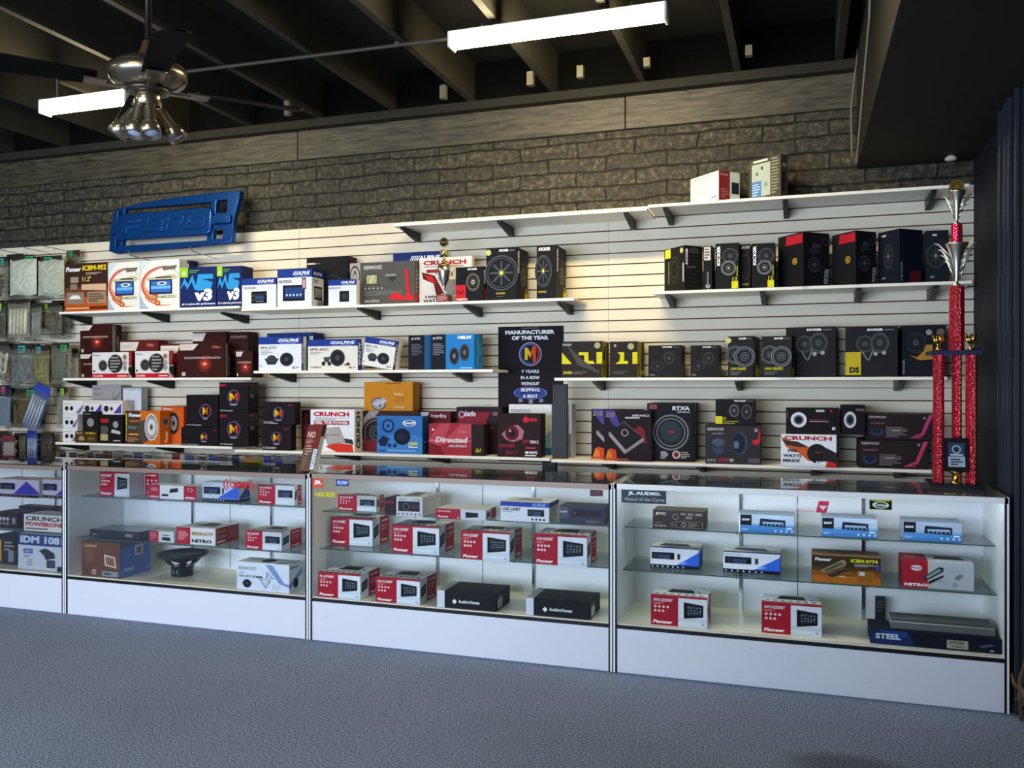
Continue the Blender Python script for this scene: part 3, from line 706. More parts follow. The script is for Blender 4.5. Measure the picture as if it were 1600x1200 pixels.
def bag(label, u0, u1, v0, v1, y, tint, op, inner, sticker=None, thick=.07, card=None, seed=1, cat='parts bag', rz=0, name='parts_bag', group='bags of wiring parts hanging at the far left', band=None):
    thick *= .62; y += ((seed % 2)*.03 - .015) if y < 5.69 else .015
    x0, x1 = ku(u0+.8)*y, ku(u1-.8)*y; z1 = zat(u0, v0, y); z0 = zat(u0, v1, y); w, h = x1-x0, z1-z0
    t = empty(name, ((x0+x1)/2, y, z1), label, cat, group); t.rotation_euler = (0, rz, 0)
    op = op if op > .7 else op*.62
    k = (tint, op)
    if k not in FILMS: FILMS[k] = film(tint, op)
    hc = .16*h
    bm = blob(bmesh.new(), w, h-hc*.6, thick, thick*.10, seed); bmesh.ops.transform(bm, matrix=Matrix.Translation((0, 0, -(h+hc*.6)/2)), verts=bm.verts)
    link('film', bm, FILMS[k], t, smooth=(op < .8))
    rnd = random.Random(seed*3+1); bm = bmesh.new()
    if inner[0] == 'box':
        bx(bm, -w*.36, -thick*.22, -h*.92, w*.36, thick*.22, -h*.28, 0, .008)
    elif inner[0] == 'rods':
        for q in range(5):
            xx = (q-2)*w*.16; tube(bm, [(xx, 0, -h*.26), (xx+.006, -.01, -h*.55), (xx-.004, -.004, -h*.9)], w*.06, 8)
    else:
        for q in range(9):
            p = [(rnd.uniform(-.38, .38)*w, rnd.uniform(-.22, .12)*thick, -h*rnd.uniform(.28, .9)) for _ in range(5)]
            tube(bm, p, w*.055, 6)
    link('contents', bm, M(inner[1], .45, 0, .2, 40), t, smooth=inner[0] != 'box')
    mats = [M(card or '#2a2620', .5)]; bm = bx(bmesh.new(), -w*.42, -.004, -hc*1.5, w*.42, .0, 0, 0)
    a = []
    if band: a += R(.05, .1, .95, .9, band)
    if sticker: a += R(sticker[1], .15, sticker[1]+.36, .85, sticker[0]) + LN(sticker[1]+.05, .3, sticker[1]+.3, .7, 2, '#0f3b22')
    art(bm, a, w*.84, hc*1.5, lambda p, q, o: (p-w*.42, -.004-o, q-hc*1.5), mats)
    link('header_card', bm, mats, t)
    return t
G = '#2f9e58'; TEAL = '#3f9c96'; LIME = '#8cc63a'
bag('clear bag with cables in the top row, half cut off at the left edge', -22, 14, 403, 470, 5.64, '#8a8a74', .45, ('wire', '#3a362c'), (TEAL, .5), seed=2)
bag('puffy silver bag in the top row with sharp light folds', 15, 58, 400, 462, 5.60, '#d6dac2', .82, ('box', '#b9bfa8'), (G, .6), .11, seed=3)
bag('square silver bag in the top row beside the brown stereo kit box', 59, 101, 401, 463, 5.60, '#c6cbb2', .80, ('box', '#aab096'), (G, .2), .12, seed=4)
bag('thin clear bag at the top row behind the brown stereo kit box', 102, 128, 392, 440, 5.70, '#8f9078', .5, ('wire', '#45412f'), (G, .1), .04, seed=5)
bag('dark bag with lime label in the second row at the left edge', -14, 10, 472, 545, 5.66, '#77775f', .5, ('wire', '#332f26'), (LIME, .4), seed=6)
bag('tall shiny bag of pale tubes in the second row', 11, 48, 468, 528, 5.60, '#b3b294', .5, ('rods', '#d9d6bd'), None, .08, seed=7)
bag('narrow clear bag in the second row beside the pale tubes bag', 48, 66, 474, 532, 5.63, '#9fa093', .5, ('rods', '#8c8d86'), None, .05, seed=8)
bag('flat clear bag with lime label and loose wires in the second row', 60, 98, 474, 522, 5.66, '#8d8c76', .45, ('wire', '#57523d'), (LIME, 0), .05, seed=9)
bag('coiled striped cables in a bag in the third row at the left edge', -12, 17, 534, 600, 5.64, '#8c8878', .4, ('wire', '#cfc9b4'), None, .08, seed=10)
bag('wide clear bag with teal label in the third row', 16, 54, 538, 607, 5.60, '#8f9488', .5, ('wire', '#6d7278'), (TEAL, .3), .08, seed=11)
bag('yellowish narrow bag in the third row between two wider bags', 52, 78, 540, 605, 5.62, '#9c9668', .5, ('wire', '#8d8450'), (TEAL, .1), .06, seed=12)
bag('clear bag with black card and grey bundle in the third row', 79, 112, 537, 600, 5.60, '#9a9a80', .5, ('rods', '#4c4c46'), (G, .5), .08, seed=13)
bag('slim bag with round white plug at the end of the third row', 112, 124, 545, 598, 5.70, '#a7a08b', .5, ('box', '#d8d2c0'), None, .03, seed=14)
bag('dark blue blister pack in the fourth row at the left edge', -4, 19, 602, 670, 5.62, '#3b4a5a', .5, ('box', '#8b99a3'), ('#c0566a', .2), .05, card='#15203d', seed=15, name='blister_pack', cat='blister pack', group=None)
bag('brown clear bag with dark triangle card in the fourth row', 20, 58, 607, 668, 5.66, '#7b6f4a', .5, ('wire', '#57492c'), (G, .6), .06, seed=16)
bag('tilted blue blister pack hanging across the fourth and fifth rows', 54, 84, 602, 678, 5.56, '#5a6f9a', .55, ('rods', '#a9adb0'), None, .05, card='#2b3f9c', seed=17, rz=.42, name='blister_pack', cat='blister pack', group=None)
bag('pale bag with lime label in the fourth row beside the white boxes', 88, 108, 605, 668, 5.68, '#9a9b86', .6, ('box', '#77786a'), (LIME, .3), .05, seed=18)
bag('small maroon carded pack in the lowest row at the left edge', 2, 26, 680, 718, 5.62, '#6b5560', .4, ('box', '#b9a9a4'), None, .04, card='#53202c', seed=19, name='blister_pack', cat='blister pack', group=None, band='#7d3038')
bag('small clear bag in the lowest row beside the maroon pack', 29, 41, 676, 718, 5.66, '#80785a', .5, ('wire', '#4d4836'), None, .04, seed=20)
bag('blue blister pack with silver tubes in the lowest row', 41, 60, 672, 720, 5.60, '#4b64a8', .5, ('rods', '#aab7cc'), None, .05, card='#1e2f78', seed=21, name='blister_pack', cat='blister pack', group=None)
bag('dark bag in the lowest row right of the blue blister pack', 62, 84, 676, 718, 5.66, '#554d48', .5, ('wire', '#6d5c50'), None, .05, seed=22)
for i, (u0, u1, v0, v1, c, cc, st, wh) in enumerate([(8, 40, 398, 468, '#5c5a44', '#2c291c', None, 'behind the puffy silver bag in the top row'), (46, 78, 402, 470, '#6a6850', '#3a3626', None, 'behind and between the two silver bags in the top row'),
      (-6, 22, 470, 530, '#6d6b52', '#3a3420', LIME, 'behind the left edge bags in the second row'), (30, 58, 470, 534, '#5f5d4a', '#2f2c20', None, 'behind the pale tubes bag in the second row'), (78, 112, 470, 530, '#77755e', '#3e3a2a', None, 'at the right end of the second row'),
      (2, 30, 538, 604, '#6a6856', '#38362c', None, 'behind the left part of the third row'), (40, 66, 538, 606, '#5c5a46', '#2e2b20', TEAL, 'behind the middle of the third row'), (68, 96, 538, 604, '#6c6a52', '#3a3828', None, 'behind the black card bag in the third row'),
      (8, 36, 604, 668, '#5a5540', '#2c281c', None, 'behind the fourth row at the left'), (44, 72, 604, 672, '#4c4a3c', '#26241c', None, 'behind the tilted blue pack'), (-8, 16, 674, 720, '#3c3a34', '#201e1a', None, 'behind the maroon pack'), (20, 48, 676, 720, '#3a3832', '#1e1c18', None, 'behind the lowest row of packs'), (54, 88, 676, 720, '#3f3d36', '#24221c', None, 'behind the dark bag in the lowest row')]):
    bag('dull clear bag ' + wh, u0, u1, v0, v1, 5.71, c, .5, ('wire', cc), (st, .3) if st else None, .05, seed=50+i)
for i, (u, v) in enumerate([(6, 397), (43, 396), (80, 393), (108, 390), (28, 468), (62, 470), (32, 536), (66, 538), (95, 534), (42, 603), (76, 600), (98, 602), (118, 543)]):
    y = 5.72; xx = ku(u)*5.785; zz = zat(u, v, y)
    bm = tube(bmesh.new(), [(xx, 5.785, zz-.004), (xx, 5.62, zz+.002), (xx, 5.52, zz+.004), (xx, 5.505, zz+.02)], .003)
    tag(link('peg_hook', bm, CHROME), ('chrome peg hook holding bags at the far left, %s row, %s from the left' % (('top', 'second', 'third', 'fourth')[(0, 0, 0, 0, 1, 1, 2, 2, 2, 3, 3, 3, 2)[i]], ('first', 'second', 'third', 'fourth')[(0, 1, 2, 3, 0, 1, 0, 1, 2, 0, 1, 2, 3)[i]])), 'hook', 'chrome peg hooks at the far left')
# small packs on hooks under the bottom left shelf
cols = ['#1d2740', '#2b2430', '#4a3d3a', '#3a3028', '#3c2230', '#4c2622', '#6a6258', '#26304a', '#1f3560', '#2d4a7a', '#7a1f24', '#2b4a86', '#1b2540', '#27438a', '#2a2c40', '#1a2c4a', '#c98a2a', '#a8a020', '#2b2f9a', '#4b4d9a', '#8b8a90']
us = [98, 114, 128, 141, 155, 168, 183, 200, 216, 232, 275, 296, 316, 333, 348, 368, 390, 404, 418, 434, 452]
for i, (u, c) in enumerate(zip(us, cols)):
    y = 5.60; xx = ku(u)*y; z1 = zat(u, 704 + (u-98)*.022 + (i*7 % 5), y) - .008
    w = .062 + .012*(i % 3)
    t = empty('carded_pack', (xx, y, z1), 'small %s carded pack under the bottom left shelf, %s from the left' % (('dark navy','dark plum','dull brown','dark brown','maroon','rust red','greyish','slate blue','royal blue','steel blue','bright red','mid blue','midnight blue','cobalt','charcoal','teal navy','orange','yellow','violet blue','lilac','pale grey')[i], ('first','second','third','fourth','fifth','sixth','seventh','eighth','ninth','tenth','eleventh','twelfth','thirteenth','fourteenth','fifteenth','sixteenth','seventeenth','eighteenth','nineteenth','twentieth','twenty first')[i]), 'carded pack', 'small carded packs under the bottom left shelf')
    mats = [M(c, .4)]; bm = bx(bmesh.new(), -w/2, -.002, -.13, w/2, .002, 0, 0)
    art(bm, R(.1, .86, .9, .92, '#77736c') + R(.15, .1, .85, .5, '#5a6068'), w, .13, lambda a, b, o: (a-w/2, -.002-o, b-.13), mats)
    link('card', bm, mats, t)
    bm = blob(bmesh.new(), w*.7, .055, .025, .002, i+40, 5, 5); bmesh.ops.transform(bm, matrix=Matrix.Translation((0, -.016, -.085)), verts=bm.verts)
    link('blister', bm, M('#3a4050', .15), t, smooth=True)
    bm = tube(bmesh.new(), [(xx, 5.785, z1+.006), (xx, 5.56, z1+.004), (xx, 5.54, z1+.016)], .003)
    tag(link('peg_hook', bm, CHROME), 'short chrome hook above the %s small carded pack under the bottom left shelf' % ('first','second','third','fourth','fifth','sixth','seventh','eighth','ninth','tenth','eleventh','twelfth','thirteenth','fourteenth','fifteenth','sixteenth','seventeenth','eighteenth','nineteenth','twentieth','twenty first')[i], 'hook', 'short chrome hooks under the bottom left shelf')
# ------------------------------------------------------------------ dry twisted branch by the right wall
BT = M('#5a4a38', .8, 0, .3, 30, .3, .4); bm = bmesh.new(); rnd = random.Random(5)
tube(bm, [(.945, 4.36, .0), (.93, 4.34, .12), (.925, 4.32, .2), (.94, 4.25, .34), (.93, 4.18, .42)], [.018, .016, .013, .010, .005], 8)
tube(bm, [(.928, 4.33, .17), (.915, 4.30, .17), (.93, 4.22, .14), (.94, 4.16, .16)], [.011, .012, .010, .005], 8)
tube(bm, [(.93, 4.34, .14), (.905, 4.36, .16), (.90, 4.38, .2)], [.010, .008, .004], 8)
for k in range(7):
    p = Vector((.935, 4.34-.01*k, .03)); q = [p]
    for j in range(4): p = p + Vector((rnd.uniform(-.015, .012), rnd.uniform(-.05, .01), rnd.uniform(0, .06))); p.x = min(p.x, .95); q.append(p)
    tube(bm, q, [.007, .006, .005, .004, .003], 6)
tag(link('dry_branch', bm, BT, smooth=True), 'twisted dry brown branch on the floor at the right edge', 'branch')
# ------------------------------------------------------------------ printed cartons
RED, WH, KB, YEL = '#a8152a', '#e9ebef', '#141416', '#d8cf1e'
AB = '#1b3a8c'
def pio(code, rf=.42, dd=True, top=True):
    """red and silver stereo carton faces: front, right, top"""
    Fr = R(0, 0, rf, 1, RED) + R(rf, .0, 1, .30, '#cfd8e2') + R(rf, .1, 1, .16, '#dfe6ee')
    if top: Fr += R(0, .95, 1, 1, RED)
    Fr += T(code, .04, .80, rf*.80, .90, WH, .1) + LN(.04, .70, rf*.55, .76, 2, '#d88')
    Fr += IC(.08, .62, rf*.62, 4, .045, '#e8c8cc') + IC(.08, .48, rf*.45, 3, .045, '#e8c8cc') + T('Pioneer', .04, .06, rf*.78, .17, '#ffffff', .25, .03)
    Fr += (DD(rf+.10, .30, .93, .80) if dd else HU(rf+.08, .38, .95, .76)) + R(.90, .08, .95, .14, '#9fb0c4')
    Rr = R(0, 0, .42, 1, '#dfe4ea') + R(.42, 0, 1, 1, RED) + P([(.06, .25), (.36, .38), (.36, .78), (.06, .66)], '#11141a') + P([(.10, .34), (.32, .42), (.32, .68), (.10, .6)], '#3b5560')
    Rr += T(code, .5, .80, .92, .88, WH) + IC(.55, .64, .85, 4, .035, '#e8c8cc') + IC(.55, .52, .75, 3, .035, '#e8c8cc') + T('Pioneer', .5, .08, .88, .17, '#ffffff', .2, .03)
    Tp = R(0, 0, 1, .12, '#8f1a2c') + P([(.25, .45), (.75, .45), (.70, .85), (.30, .85)], '#34383f') + R(.8, .5, .86, .6, '#2b2e33')
    for i in range(7): Tp += R(.06+.13*i, .2, .13+.13*i, .3, '#6a7078')
    return dict(Ff=Fr, Rf=Rr, Tf=Tp)
def alp(code, body='hu', tag_=None):
    Fr = R(0, .78, 1, 1, AB) + T('/////ALPINE', .45, .84, .93, .94, '#f2f4fa', .2, .03) + R(.5, .80, .88, .815, '#8fa2d0') + T(code, .04, .64, .42, .72, '#30343c', .05)
    if body == 'hu': Fr += HU(.28, .16, .74, .56)
    elif body == 'dd': Fr += R(.16, .16, .80, .58, '#15171c') + R(.22, .24, .76, .52, '#22427e') + IC(.28, .32, .68, 5, .03, '#cfd8e8') + R(.72, .46, .84, .76, '#4a4e56') + R(.74, .5, .82, .72, '#d8a0a0')
    elif body == 'cam': Fr += R(.40, .14, .74, .56, '#1b1c20') + C(.57, .35, .10, '#3a3c42')
    elif body == 'spk': Fr += LN(.05, .48, .32, .60, 3, '#9aa0a8') + P([(.14, .36), (.48, .36), (.40, .18), (.22, .18)], '#2b2e33') + C(.31, .36, .10, '#3a3d44', 1.6) + SPK(.66, .33, .20, 1.15) + T('S>', .78, .05, .95, .12, '#20242c', .3) + C(.06, .14, .025, '#555')
    elif body == 'comp': Fr += LN(.05, .52, .32, .60, 3, '#9aa0a8') + SPK(.60, .40, .27) + P([(.32, .42), (.46, .44), (.42, .25), (.34, .28)], '#44474e') + C(.32, .22, .07, '#222') + C(.44, .22, .07, '#2a2a2e') + P([(.72, .16), (.82, .26), (.86, .16)], '#222429') + T('R>', .82, .05, .96, .12, '#8a2a20', .3) + T('TYPE-R', .05, .06, .28, .13, '#6a6458')
    return Fr
AR = R(0, .78, 1, 1, AB) + T('ALPINE', .12, .84, .85, .93, '#e8ecf8', .2) + LN(.1, .64, .7, .72, 2, '#666c78')
def kick(front='wheel', yel=True, code='12'):
    Fr = T('KICKER', .42, .92, .72, .965, '#f4f4f4', .15, .04) + R(.74, .93, .92, .945, '#77797d')
    if front == 'wheel': Fr += WHEEL(.50, .52, .335) + C(.08, .91, .055, '#c9c27a') + R(.33, .12, .62, .15, '#a98a22') + R(.33, .07, .55, .085, '#6b5a2a')
    elif front == 'pair': Fr += SPK(.28, .55, .22, 1, '#62666c') + SPK(.66, .50, .25, 1, '#74787f') + T('2-WAY SPEAKERS', .1, .17, .72, .24, '#c9c21e') + LN(.1, .06, .65, .13, 2, '#66686c')
    elif front == 'dim': Fr += SPK(.28, .36, .15, 1.3, '#3c3e3a') + SPK(.62, .6, .19, .9, '#4a4c46') + LN(.05, .06, .3, .1, 1, '#77797d')
    elif front == 'comp': Fr += SPK(.38, .66, .17, 1, '#4c4f55') + SPK(.66, .68, .2, .85, '#55585e') + P([(.30, .52), (.33, .52), (.44, .34), (.42, .33)], '#7a7d82') + P([(.52, .54), (.55, .54), (.46, .33), (.44, .34)], '#7a7d82') + C(.58, .46, .04, '#9a9da2') + C(.74, .48, .04, '#9a9da2') + LN(.05, .07, .3, .1, 1, '#8a8c90')
    Rr = T('KICKER', .06, .52, .20, .95, '#f4f4f4', 0, .04, 1) + SPK(.62, .72, .17, 1, '#4a4d53') + SPK(.55, .46, .16, 1, '#8a8d93', cc='#c9cc2a')
    if yel: Rr += R(.68, .02, .96, .17, YEL) + T(code, .72, .18, .92, .26, '#c9c21e') + LN(.9, .27, .95, .5, 1, '#c9c21e')
    return dict(Ff=Fr, Rf=Rr)
def mlogo(cx, cy, r):
    return C(cx, cy, r, '#3a4aa0') + C(cx, cy, r*.9, '#120d12') + P([(cx-.0, 0), (cx, 0), (cx, 0)], '#120d12')[:0] + O(cx, cy, r, r*.1, '#7a2a1c') 
def memphis(cx, cy, r, asp, sp1=True, bottom=True):
    """round badge with a two tone letter; asp = face height / face width"""
    k = asp
    a = O(cx, cy, r*1.12, r*.10, '#4a4f9a') + O(cx, cy, r*1.0, r*.06, '#8a3a28')
    q = lambda x, y: (cx + x*r*k, cy + y*r)
    a += P([q(-.62, -.55), q(-.30, -.55), q(-.30, .1), q(.02, -.45), q(.02, .05), q(-.30, .6), q(-.62, .6)], '#e0b81e')
    a += P([q(.62, -.55), q(.34, -.55), q(.34, .1), q(.02, -.45), q(.02, .05), q(.34, .6), q(.62, .6)], '#c0481e')
    a += P([q(-.7, -1.0), q(-.4, -1.18), q(.4, -1.18), q(.7, -1.0), q(.4, -1.28), q(-.4, -1.28)], '#c9c9cc')
    if sp1: a += T('SP1', .03, .86, .24, .94, '#c01838', 0, .04)
    if bottom: a += T('6"x9" 2-Way Speaker', .03, .04, .48, .09, '#cfcfd2')
    return a
def momentum(w=False):
    a = P([(0, .80), (.30, .80), (.42, .98), (0, .98)], '#cfc5bd') + T('COUSTIC', .05, .86, .26, .92, '#b0a298')
    a += C(.56, .40, .26, '#5a1c12') + C(.56, .40, .16, '#8a2a18') + C(.56, .40, .08, '#c8402a') + C(.56, .40, .035, '#f4c8b0')
    a += P([(.46, .42), (.56, .36), (.66, .42), (.56, .39)], '#e8a088') + T('momentum', .10, .54, .90, .62, '#a8978c', .3, .03) + R(.05, .05, .13, .16, '#b8b0aa')
    if w: a += T('700w', .72, .84, .92, .92, '#b86a58', .1)
    return a
MR_ = R(.1, 0, .5, 1, '#5a5554') + R(.2, .05, .34, .95, '#8f8a88') + T('COUSTIC', .55, .1, .75, .6, '#9a8f8a', 0, .02, 1)
def sw(c): return c

# ---- top left shelf, first board
pb('car_stereo_kit_box', 'brown and orange stereo kit box, leftmost on the top left shelf', 'box', '#3a2318', 101, 168, 413, ZTL1, 5.50, d=.12,
   Ff=R(0, 0, 1, .30, '#b8521e') + R(0, .3, 1, .5, '#6b3a20') + R(0, .04, 1, .10, '#5a2410') + LN(.03, .05, .95, .09, 1, '#e0a060') + T('Pioneer', .03, .83, .38, .93, WH, .2, .04) + T('ICBM-952', .42, .84, .97, .95, '#e8c81e', .1, .04) + LN(.5, .76, .95, .8, 2, '#b0a090') + T('11.2"', .42, .62, .62, .72, '#e0c060') + R(.14, .60, .33, .72, '#9a8878') + R(.14, .46, .30, .57, '#8a7868') + P([(.4, .45), (.97, .42), (.97, .56), (.4, .56)], '#d0a888') + R(.05, .16, .46, .40, '#8a7a68') + P([(.10, .26), (.40, .26), (.33, .34), (.18, .34)], '#e8e4dc') + R(.54, .16, .97, .40, '#9a8468') + LN(.57, .2, .92, .36, 4, '#4a3a2c'))
def tablet():
    a = P([(0, 0), (.24, 0), (.1, .12), (0, .3)], '#9fb0c8') + P([(0, 1), (.3, 1), (.12, .85), (0, .7)], '#c4d0d8')
    a += ARC(.62, .50, .60, .38, 78, 250, .02, .16, '#c4563f') + ARC(.66, .50, .58, .35, 85, 240, .01, .07, '#e09a80') + ARC(.62, .52, .62, .46, 215, 300, .05, .0, '#d8624a') + ARC(.60, .56, .42, .30, 20, 130, .01, .03, '#8a8478')
    a += P([(.55, .86), (.95, .88), (.9, .80), (.6, .78)], '#6a6458') + P([(.15, .64), (.85, .70), (.98, .64), (.9, .6), (.2, .58)], '#b8b49a') + R(.4, .63, .8, .655, '#23211c')
    a += R(.24, .30, .82, .60, '#232a48') + R(.28, .34, .78, .57, '#3468b8') + R(.28, .41, .78, .47, '#68b0e0') + C(.56, .52, .035, '#e8eef4', 3.5) + C(.56, .52, .022, '#24406c', 3.5)
    a += T('NUCHAMELEON', .18, .22, .92, .275, '#9a9a3c', .0, .03) + C(.45, .12, .055, '#c8402a', 1.3) + C(.45, .12, .03, '#c8a83c', 1.3)
    return a
for i, (a, b, vt, l) in enumerate(((168, 219, 411, 'white picture box with blue screen and red swirl, left one of the pair'), (218.5, 281, 408, 'white picture box with blue screen and red swirl, right one of the pair'))):
    pb('video_monitor_box', l, 'box', '#dfe0d8', a+.7, b-.7, vt, ZTL1, 5.50, d=.09, group='red swirl picture boxes', Ff=tablet())
def wsv3(): return P([(0, .45), (.12, .75), (.22, .58), (.34, .82), (.44, .55), (.5, .82), (.9, .82), (.92, .7), (.6, .7), (.9, .62), (.85, .42), (.5, .42), (.4, .45), (.32, .65), (.2, .45), (.12, .6)], '#2f93d0') + T('v3', .38, .16, .88, .46, '#f4f6fa', .1, .06) + T('#1 in subwoofer performance', .05, .05, .97, .12, '#e8ecf4') + R(0, .76, .22, 1.0, '#8ec428') + P([(.06, .82), (.11, .94), (.16, .82)], '#e4f4c8') + LN(.26, .86, .6, .93, 2, '#5a8a40')
pb('subwoofer_box', 'navy box with bright blue letters and v3, left of the two', 'box', '#14265a', 281.5, 338, 419, ZTL1, 5.50, d=.14, group='navy v3 boxes', Ff=wsv3())
pb('subwoofer_box', 'navy box with bright blue letters and v3, half behind a small white box', 'box', '#14265a', 339, 378, 417, ZTL1, 5.50, d=.14, group='navy v3 boxes', Ff=wsv3())
pb('speaker_box', 'dark blue box peeking out behind the white swirl box and the navy v3 box', 'box', '#1e2c52', 276, 298, 408, ZTL1, 5.69, d=.08, Ff=T('D', .55, .80, .85, .95, '#c8d0e4', .1, .04))
# ---- second board
YF2 = 5.46
pb('car_stereo_box', 'small white and blue head unit box at the left end of the upper middle shelf', 'box', WH, 378, 431, 436, ZTL2, YF2, uS=446, Ff=alp('CDE-W235BT', 'hu'), Rf=AR+R(.3, .2, .8, .5, '#22242a'))
pb('car_stereo_box', 'tall white and blue navigation box with blue screen picture', 'box', WH, 433.5, 487, 422, ZTL2, YF2, uS=512, dmax=.165, Ff=alp('INE-W927HD', 'dd'), Rf=AR+R(.2, .2, .85, .55, '#22242a')+R(.25, .25, .8, .5, '#9aa6b0'))
pb('camera_box', 'smallest white and blue box with a black square, beside the grey navigation box', 'box', WH, 513, 557, 438, ZTL2, YF2, dmax=.09, uS=562, Ff=alp('HCE-C110', 'cam'))
pb('subwoofer_box', 'plain black box standing behind the white and blue navigation boxes', 'box', KB, 479, 543, 403, ZTL2, 5.63, d=.14, Ff=R(.02, .86, .22, .89, '#c8c8c8') + R(.24, .87, .34, .88, '#888') + O(.6, .35, .3, .03, '#2c2c30') + O(.6, .35, .22, .02, '#2c2c30'), Rf=R(0,0,1,1,'#241f20'))
KNW = T('KENWOOD', .22, .84, .50, .93, '#d8d8d4', 0, .02) + R(.24, .48, .44, .74, '#3a4438') + R(.26, .51, .42, .71, '#a8b088') + P([(.30, .52), (.33, .52), (.38, .70), (.36, .70)], '#e8d878') + IC(.24, .40, .50, 5, .02, '#c8c8c4') + LN(.22, .24, .80, .34, 4, '#7a7a74') + T('excelon', .23, .08, .46, .16, '#c8c0b0') + T('DNX6990HD', .56, .66, .72, .72, '#b8b8b4') + P([(.58, .66), (.74, .66), (.66, .52)], '#3a3836')
KNW += R(0, 0, .165, 1, '#a8a49a') + R(.165, 0, .20, .62, '#77757a') + O(.08, .70, .24, .04, '#26241f', .55) + P([(.03, .62), (.08, .86), (.13, .62), (.08, .78)], '#26241f')
KNW += P([(.84, .78), (.90, .82), (.93, .2), (.98, .28), (.98, .10), (.62, .14), (.62, .2), (.7, .3), (.88, .16), (.87, .7)], '#d8202c')
pb('navigation_box', 'grey navigation box with a big red angular letter, beside the small silver trophy', 'box', '#57534e', 547, 648, 412, ZTL2, 5.56, dmax=.2, uS=655, Ff=KNW, Rf=P([(0, .1), (1, .34), (1, .2), (0, .02)], '#d8202c')+LN(.2, .3, .8, .8, 6, '#888'))
pb('speaker_box', 'long blue topped box hidden behind the red and white amplifier box', 'box', '#1b2f6c', 614, 690, 396, ZTL2, 5.685, d=.09, Ff=T('/////ALPINE', .35, .84, .96, .93, '#f2f4fa', .2, .03))
CRA = T('CRUNCH', .08, .84, .90, .94, '#b81830', 0, .05) + R(.1, .80, .85, .815, '#777') + R(.14, .68, .5, .75, '#a02028') + P([(.05, .7), (.3, .62), (.45, .3), (.5, .1), (.35, .1), (.28, .45), (.08, .55)], '#6a1a14') + P([(.1, .64), (.25, .6), (.35, .45), (.2, .5)], '#c8281e') + P([(.45, .5), (.85, .55), (.95, .25), (.55, .18)], '#8f8b82') + T('1000', .12, .14, .38, .20, '#38302c', 0, .04) + T('WATTS', .08, .05, .42, .12, '#38302c', 0, .04)
pb('amplifier_box', 'white amplifier box with red lettering directly behind the small silver trophy', 'box', '#e8e2d6', 655, 737, 404, ZTL2, 5.62, dmax=.06, uS=741, Ff=CRA)
KC = kick('wheel')
pb('speaker_box', 'low black box with a solid red square, right of the small silver trophy', 'box', KB, 712, 756, 418, ZTL2, YF2, dmax=.15, uS=770, Ff=R(0, .02, .36, .48, '#c8202a') + T('CVT', .03, .2, .3, .3, '#3a0a0c', 0, .04) + T('COMPETITION', .02, .03, .42, .09, '#e8e8e8') + T('KICKER', .42, .90, .76, .96, '#f4f4f4', .15, .04) + SPK(.62, .55, .26, .8, '#7a7268', cap='#c8c0b0'), Rf=R(.1, 0, .75, .36, '#c8202a') + C(.5, .68, .1, '#6a6a6a') + T('KICKER', .02, .5, .16, .92, '#e8e8e8', 0, .03, 1))
pb('subwoofer_box', 'big black wheel-spoke subwoofer box with yellow seal, left one at the shelf end', 'box', KB, 759.5, 808, 388, ZTL2, 5.48, uS=838, Ff=KC['Ff'], Rf=KC['Rf'], dmax=.24)
pb('subwoofer_box', 'big black wheel-spoke subwoofer box at the very right end of the upper shelf', 'box', KB, 838.5, 869, 384, ZTL2, 5.48, uS=898, dmax=.25, Ff=T('KICKER', .1, .90, .7, .96, '#f4f4f4', .15, .04) + WHEEL(.34, .52, .30, .55) + R(.1, .12, .5, .15, '#a98a22'), Rf=KC['Rf'])
# ---- upper right shelf: boxes turned towards the room
K2 = dict(Rf=None)
def ycorner(uC, y=5.53): return y
kL = C(.5, .5, .30, '#3c3e38', .6) + C(.5, .5, .27, '#1c1c1a', .6) + O(.5, .5, .2, .02, '#4a4c44', .6) + R(.05, .78, .32, .98, YEL) + C(.85, .90, .06, '#c9c27a') + R(.2, .2, .26, .7, '#6a6c4a') + R(.9, .2, .96, .62, '#b8b8b0')
pb('subwoofer_box', 'leftmost box of the upper right shelf, olive black side with yellow square', 'box', '#1c1c18', 1070, 1098, 383, ZTR, 5.48, uS=1038, yaw=44, dmax=.24,
   Lf=kL, Ff=T('KICKER', .04, .58, .16, .94, '#f4f4f4', 0, .04, 1) + P([(.35, .96), (.65, .96), (.85, .84), (.15, .84)], '#3a3c40') + LN(.2, .1, .8, .78, 9, '#26272a') + LN(.1, .5, .9, .55, 1, '#4c4e52'))
pb('speaker_box', 'narrow black box with white stock label on the upper right shelf', 'box', KB, 1099, 1113, 385, ZTR, 5.53, d=.18, Ff=R(.1, .68, .8, .98, '#c8c8c4') + LN(.18, .72, .7, .94, 4, '#55555a') + C(.5, .1, .05, '#9a9a9e') + R(.4, .1, .6, .42, '#6a6a6e'))
KW = kick('wheel')['Rf']
pb('subwoofer_box', 'black box with two speaker pictures, left of the similar pair on the upper right shelf', 'box', KB, 1118, 1155, 381, ZTR, 5.50, d=.2, group='black boxes with two speaker pictures', Ff=KW, Lf=WHEEL(.5, .5, .3, .5))
pb('subwoofer_box', 'black box set between the pair of black boxes with speaker pictures', 'box', '#1c1614', 1156, 1173, 382, ZTR, 5.56, d=.15, Ff=O(.5, .5, .28, .03, '#3a3430', .4) + T('KICKER', .1, .9, .9, .96, '#b8b8b4', .2) + R(.2, .1, .8, .14, '#8a7a1c'))
pb('subwoofer_box', 'black box with two speaker pictures, right of the similar pair on the upper right shelf', 'box', KB, 1174.5, 1211, 381, ZTR, 5.50, d=.2, group='black boxes with two speaker pictures', Ff=KW)
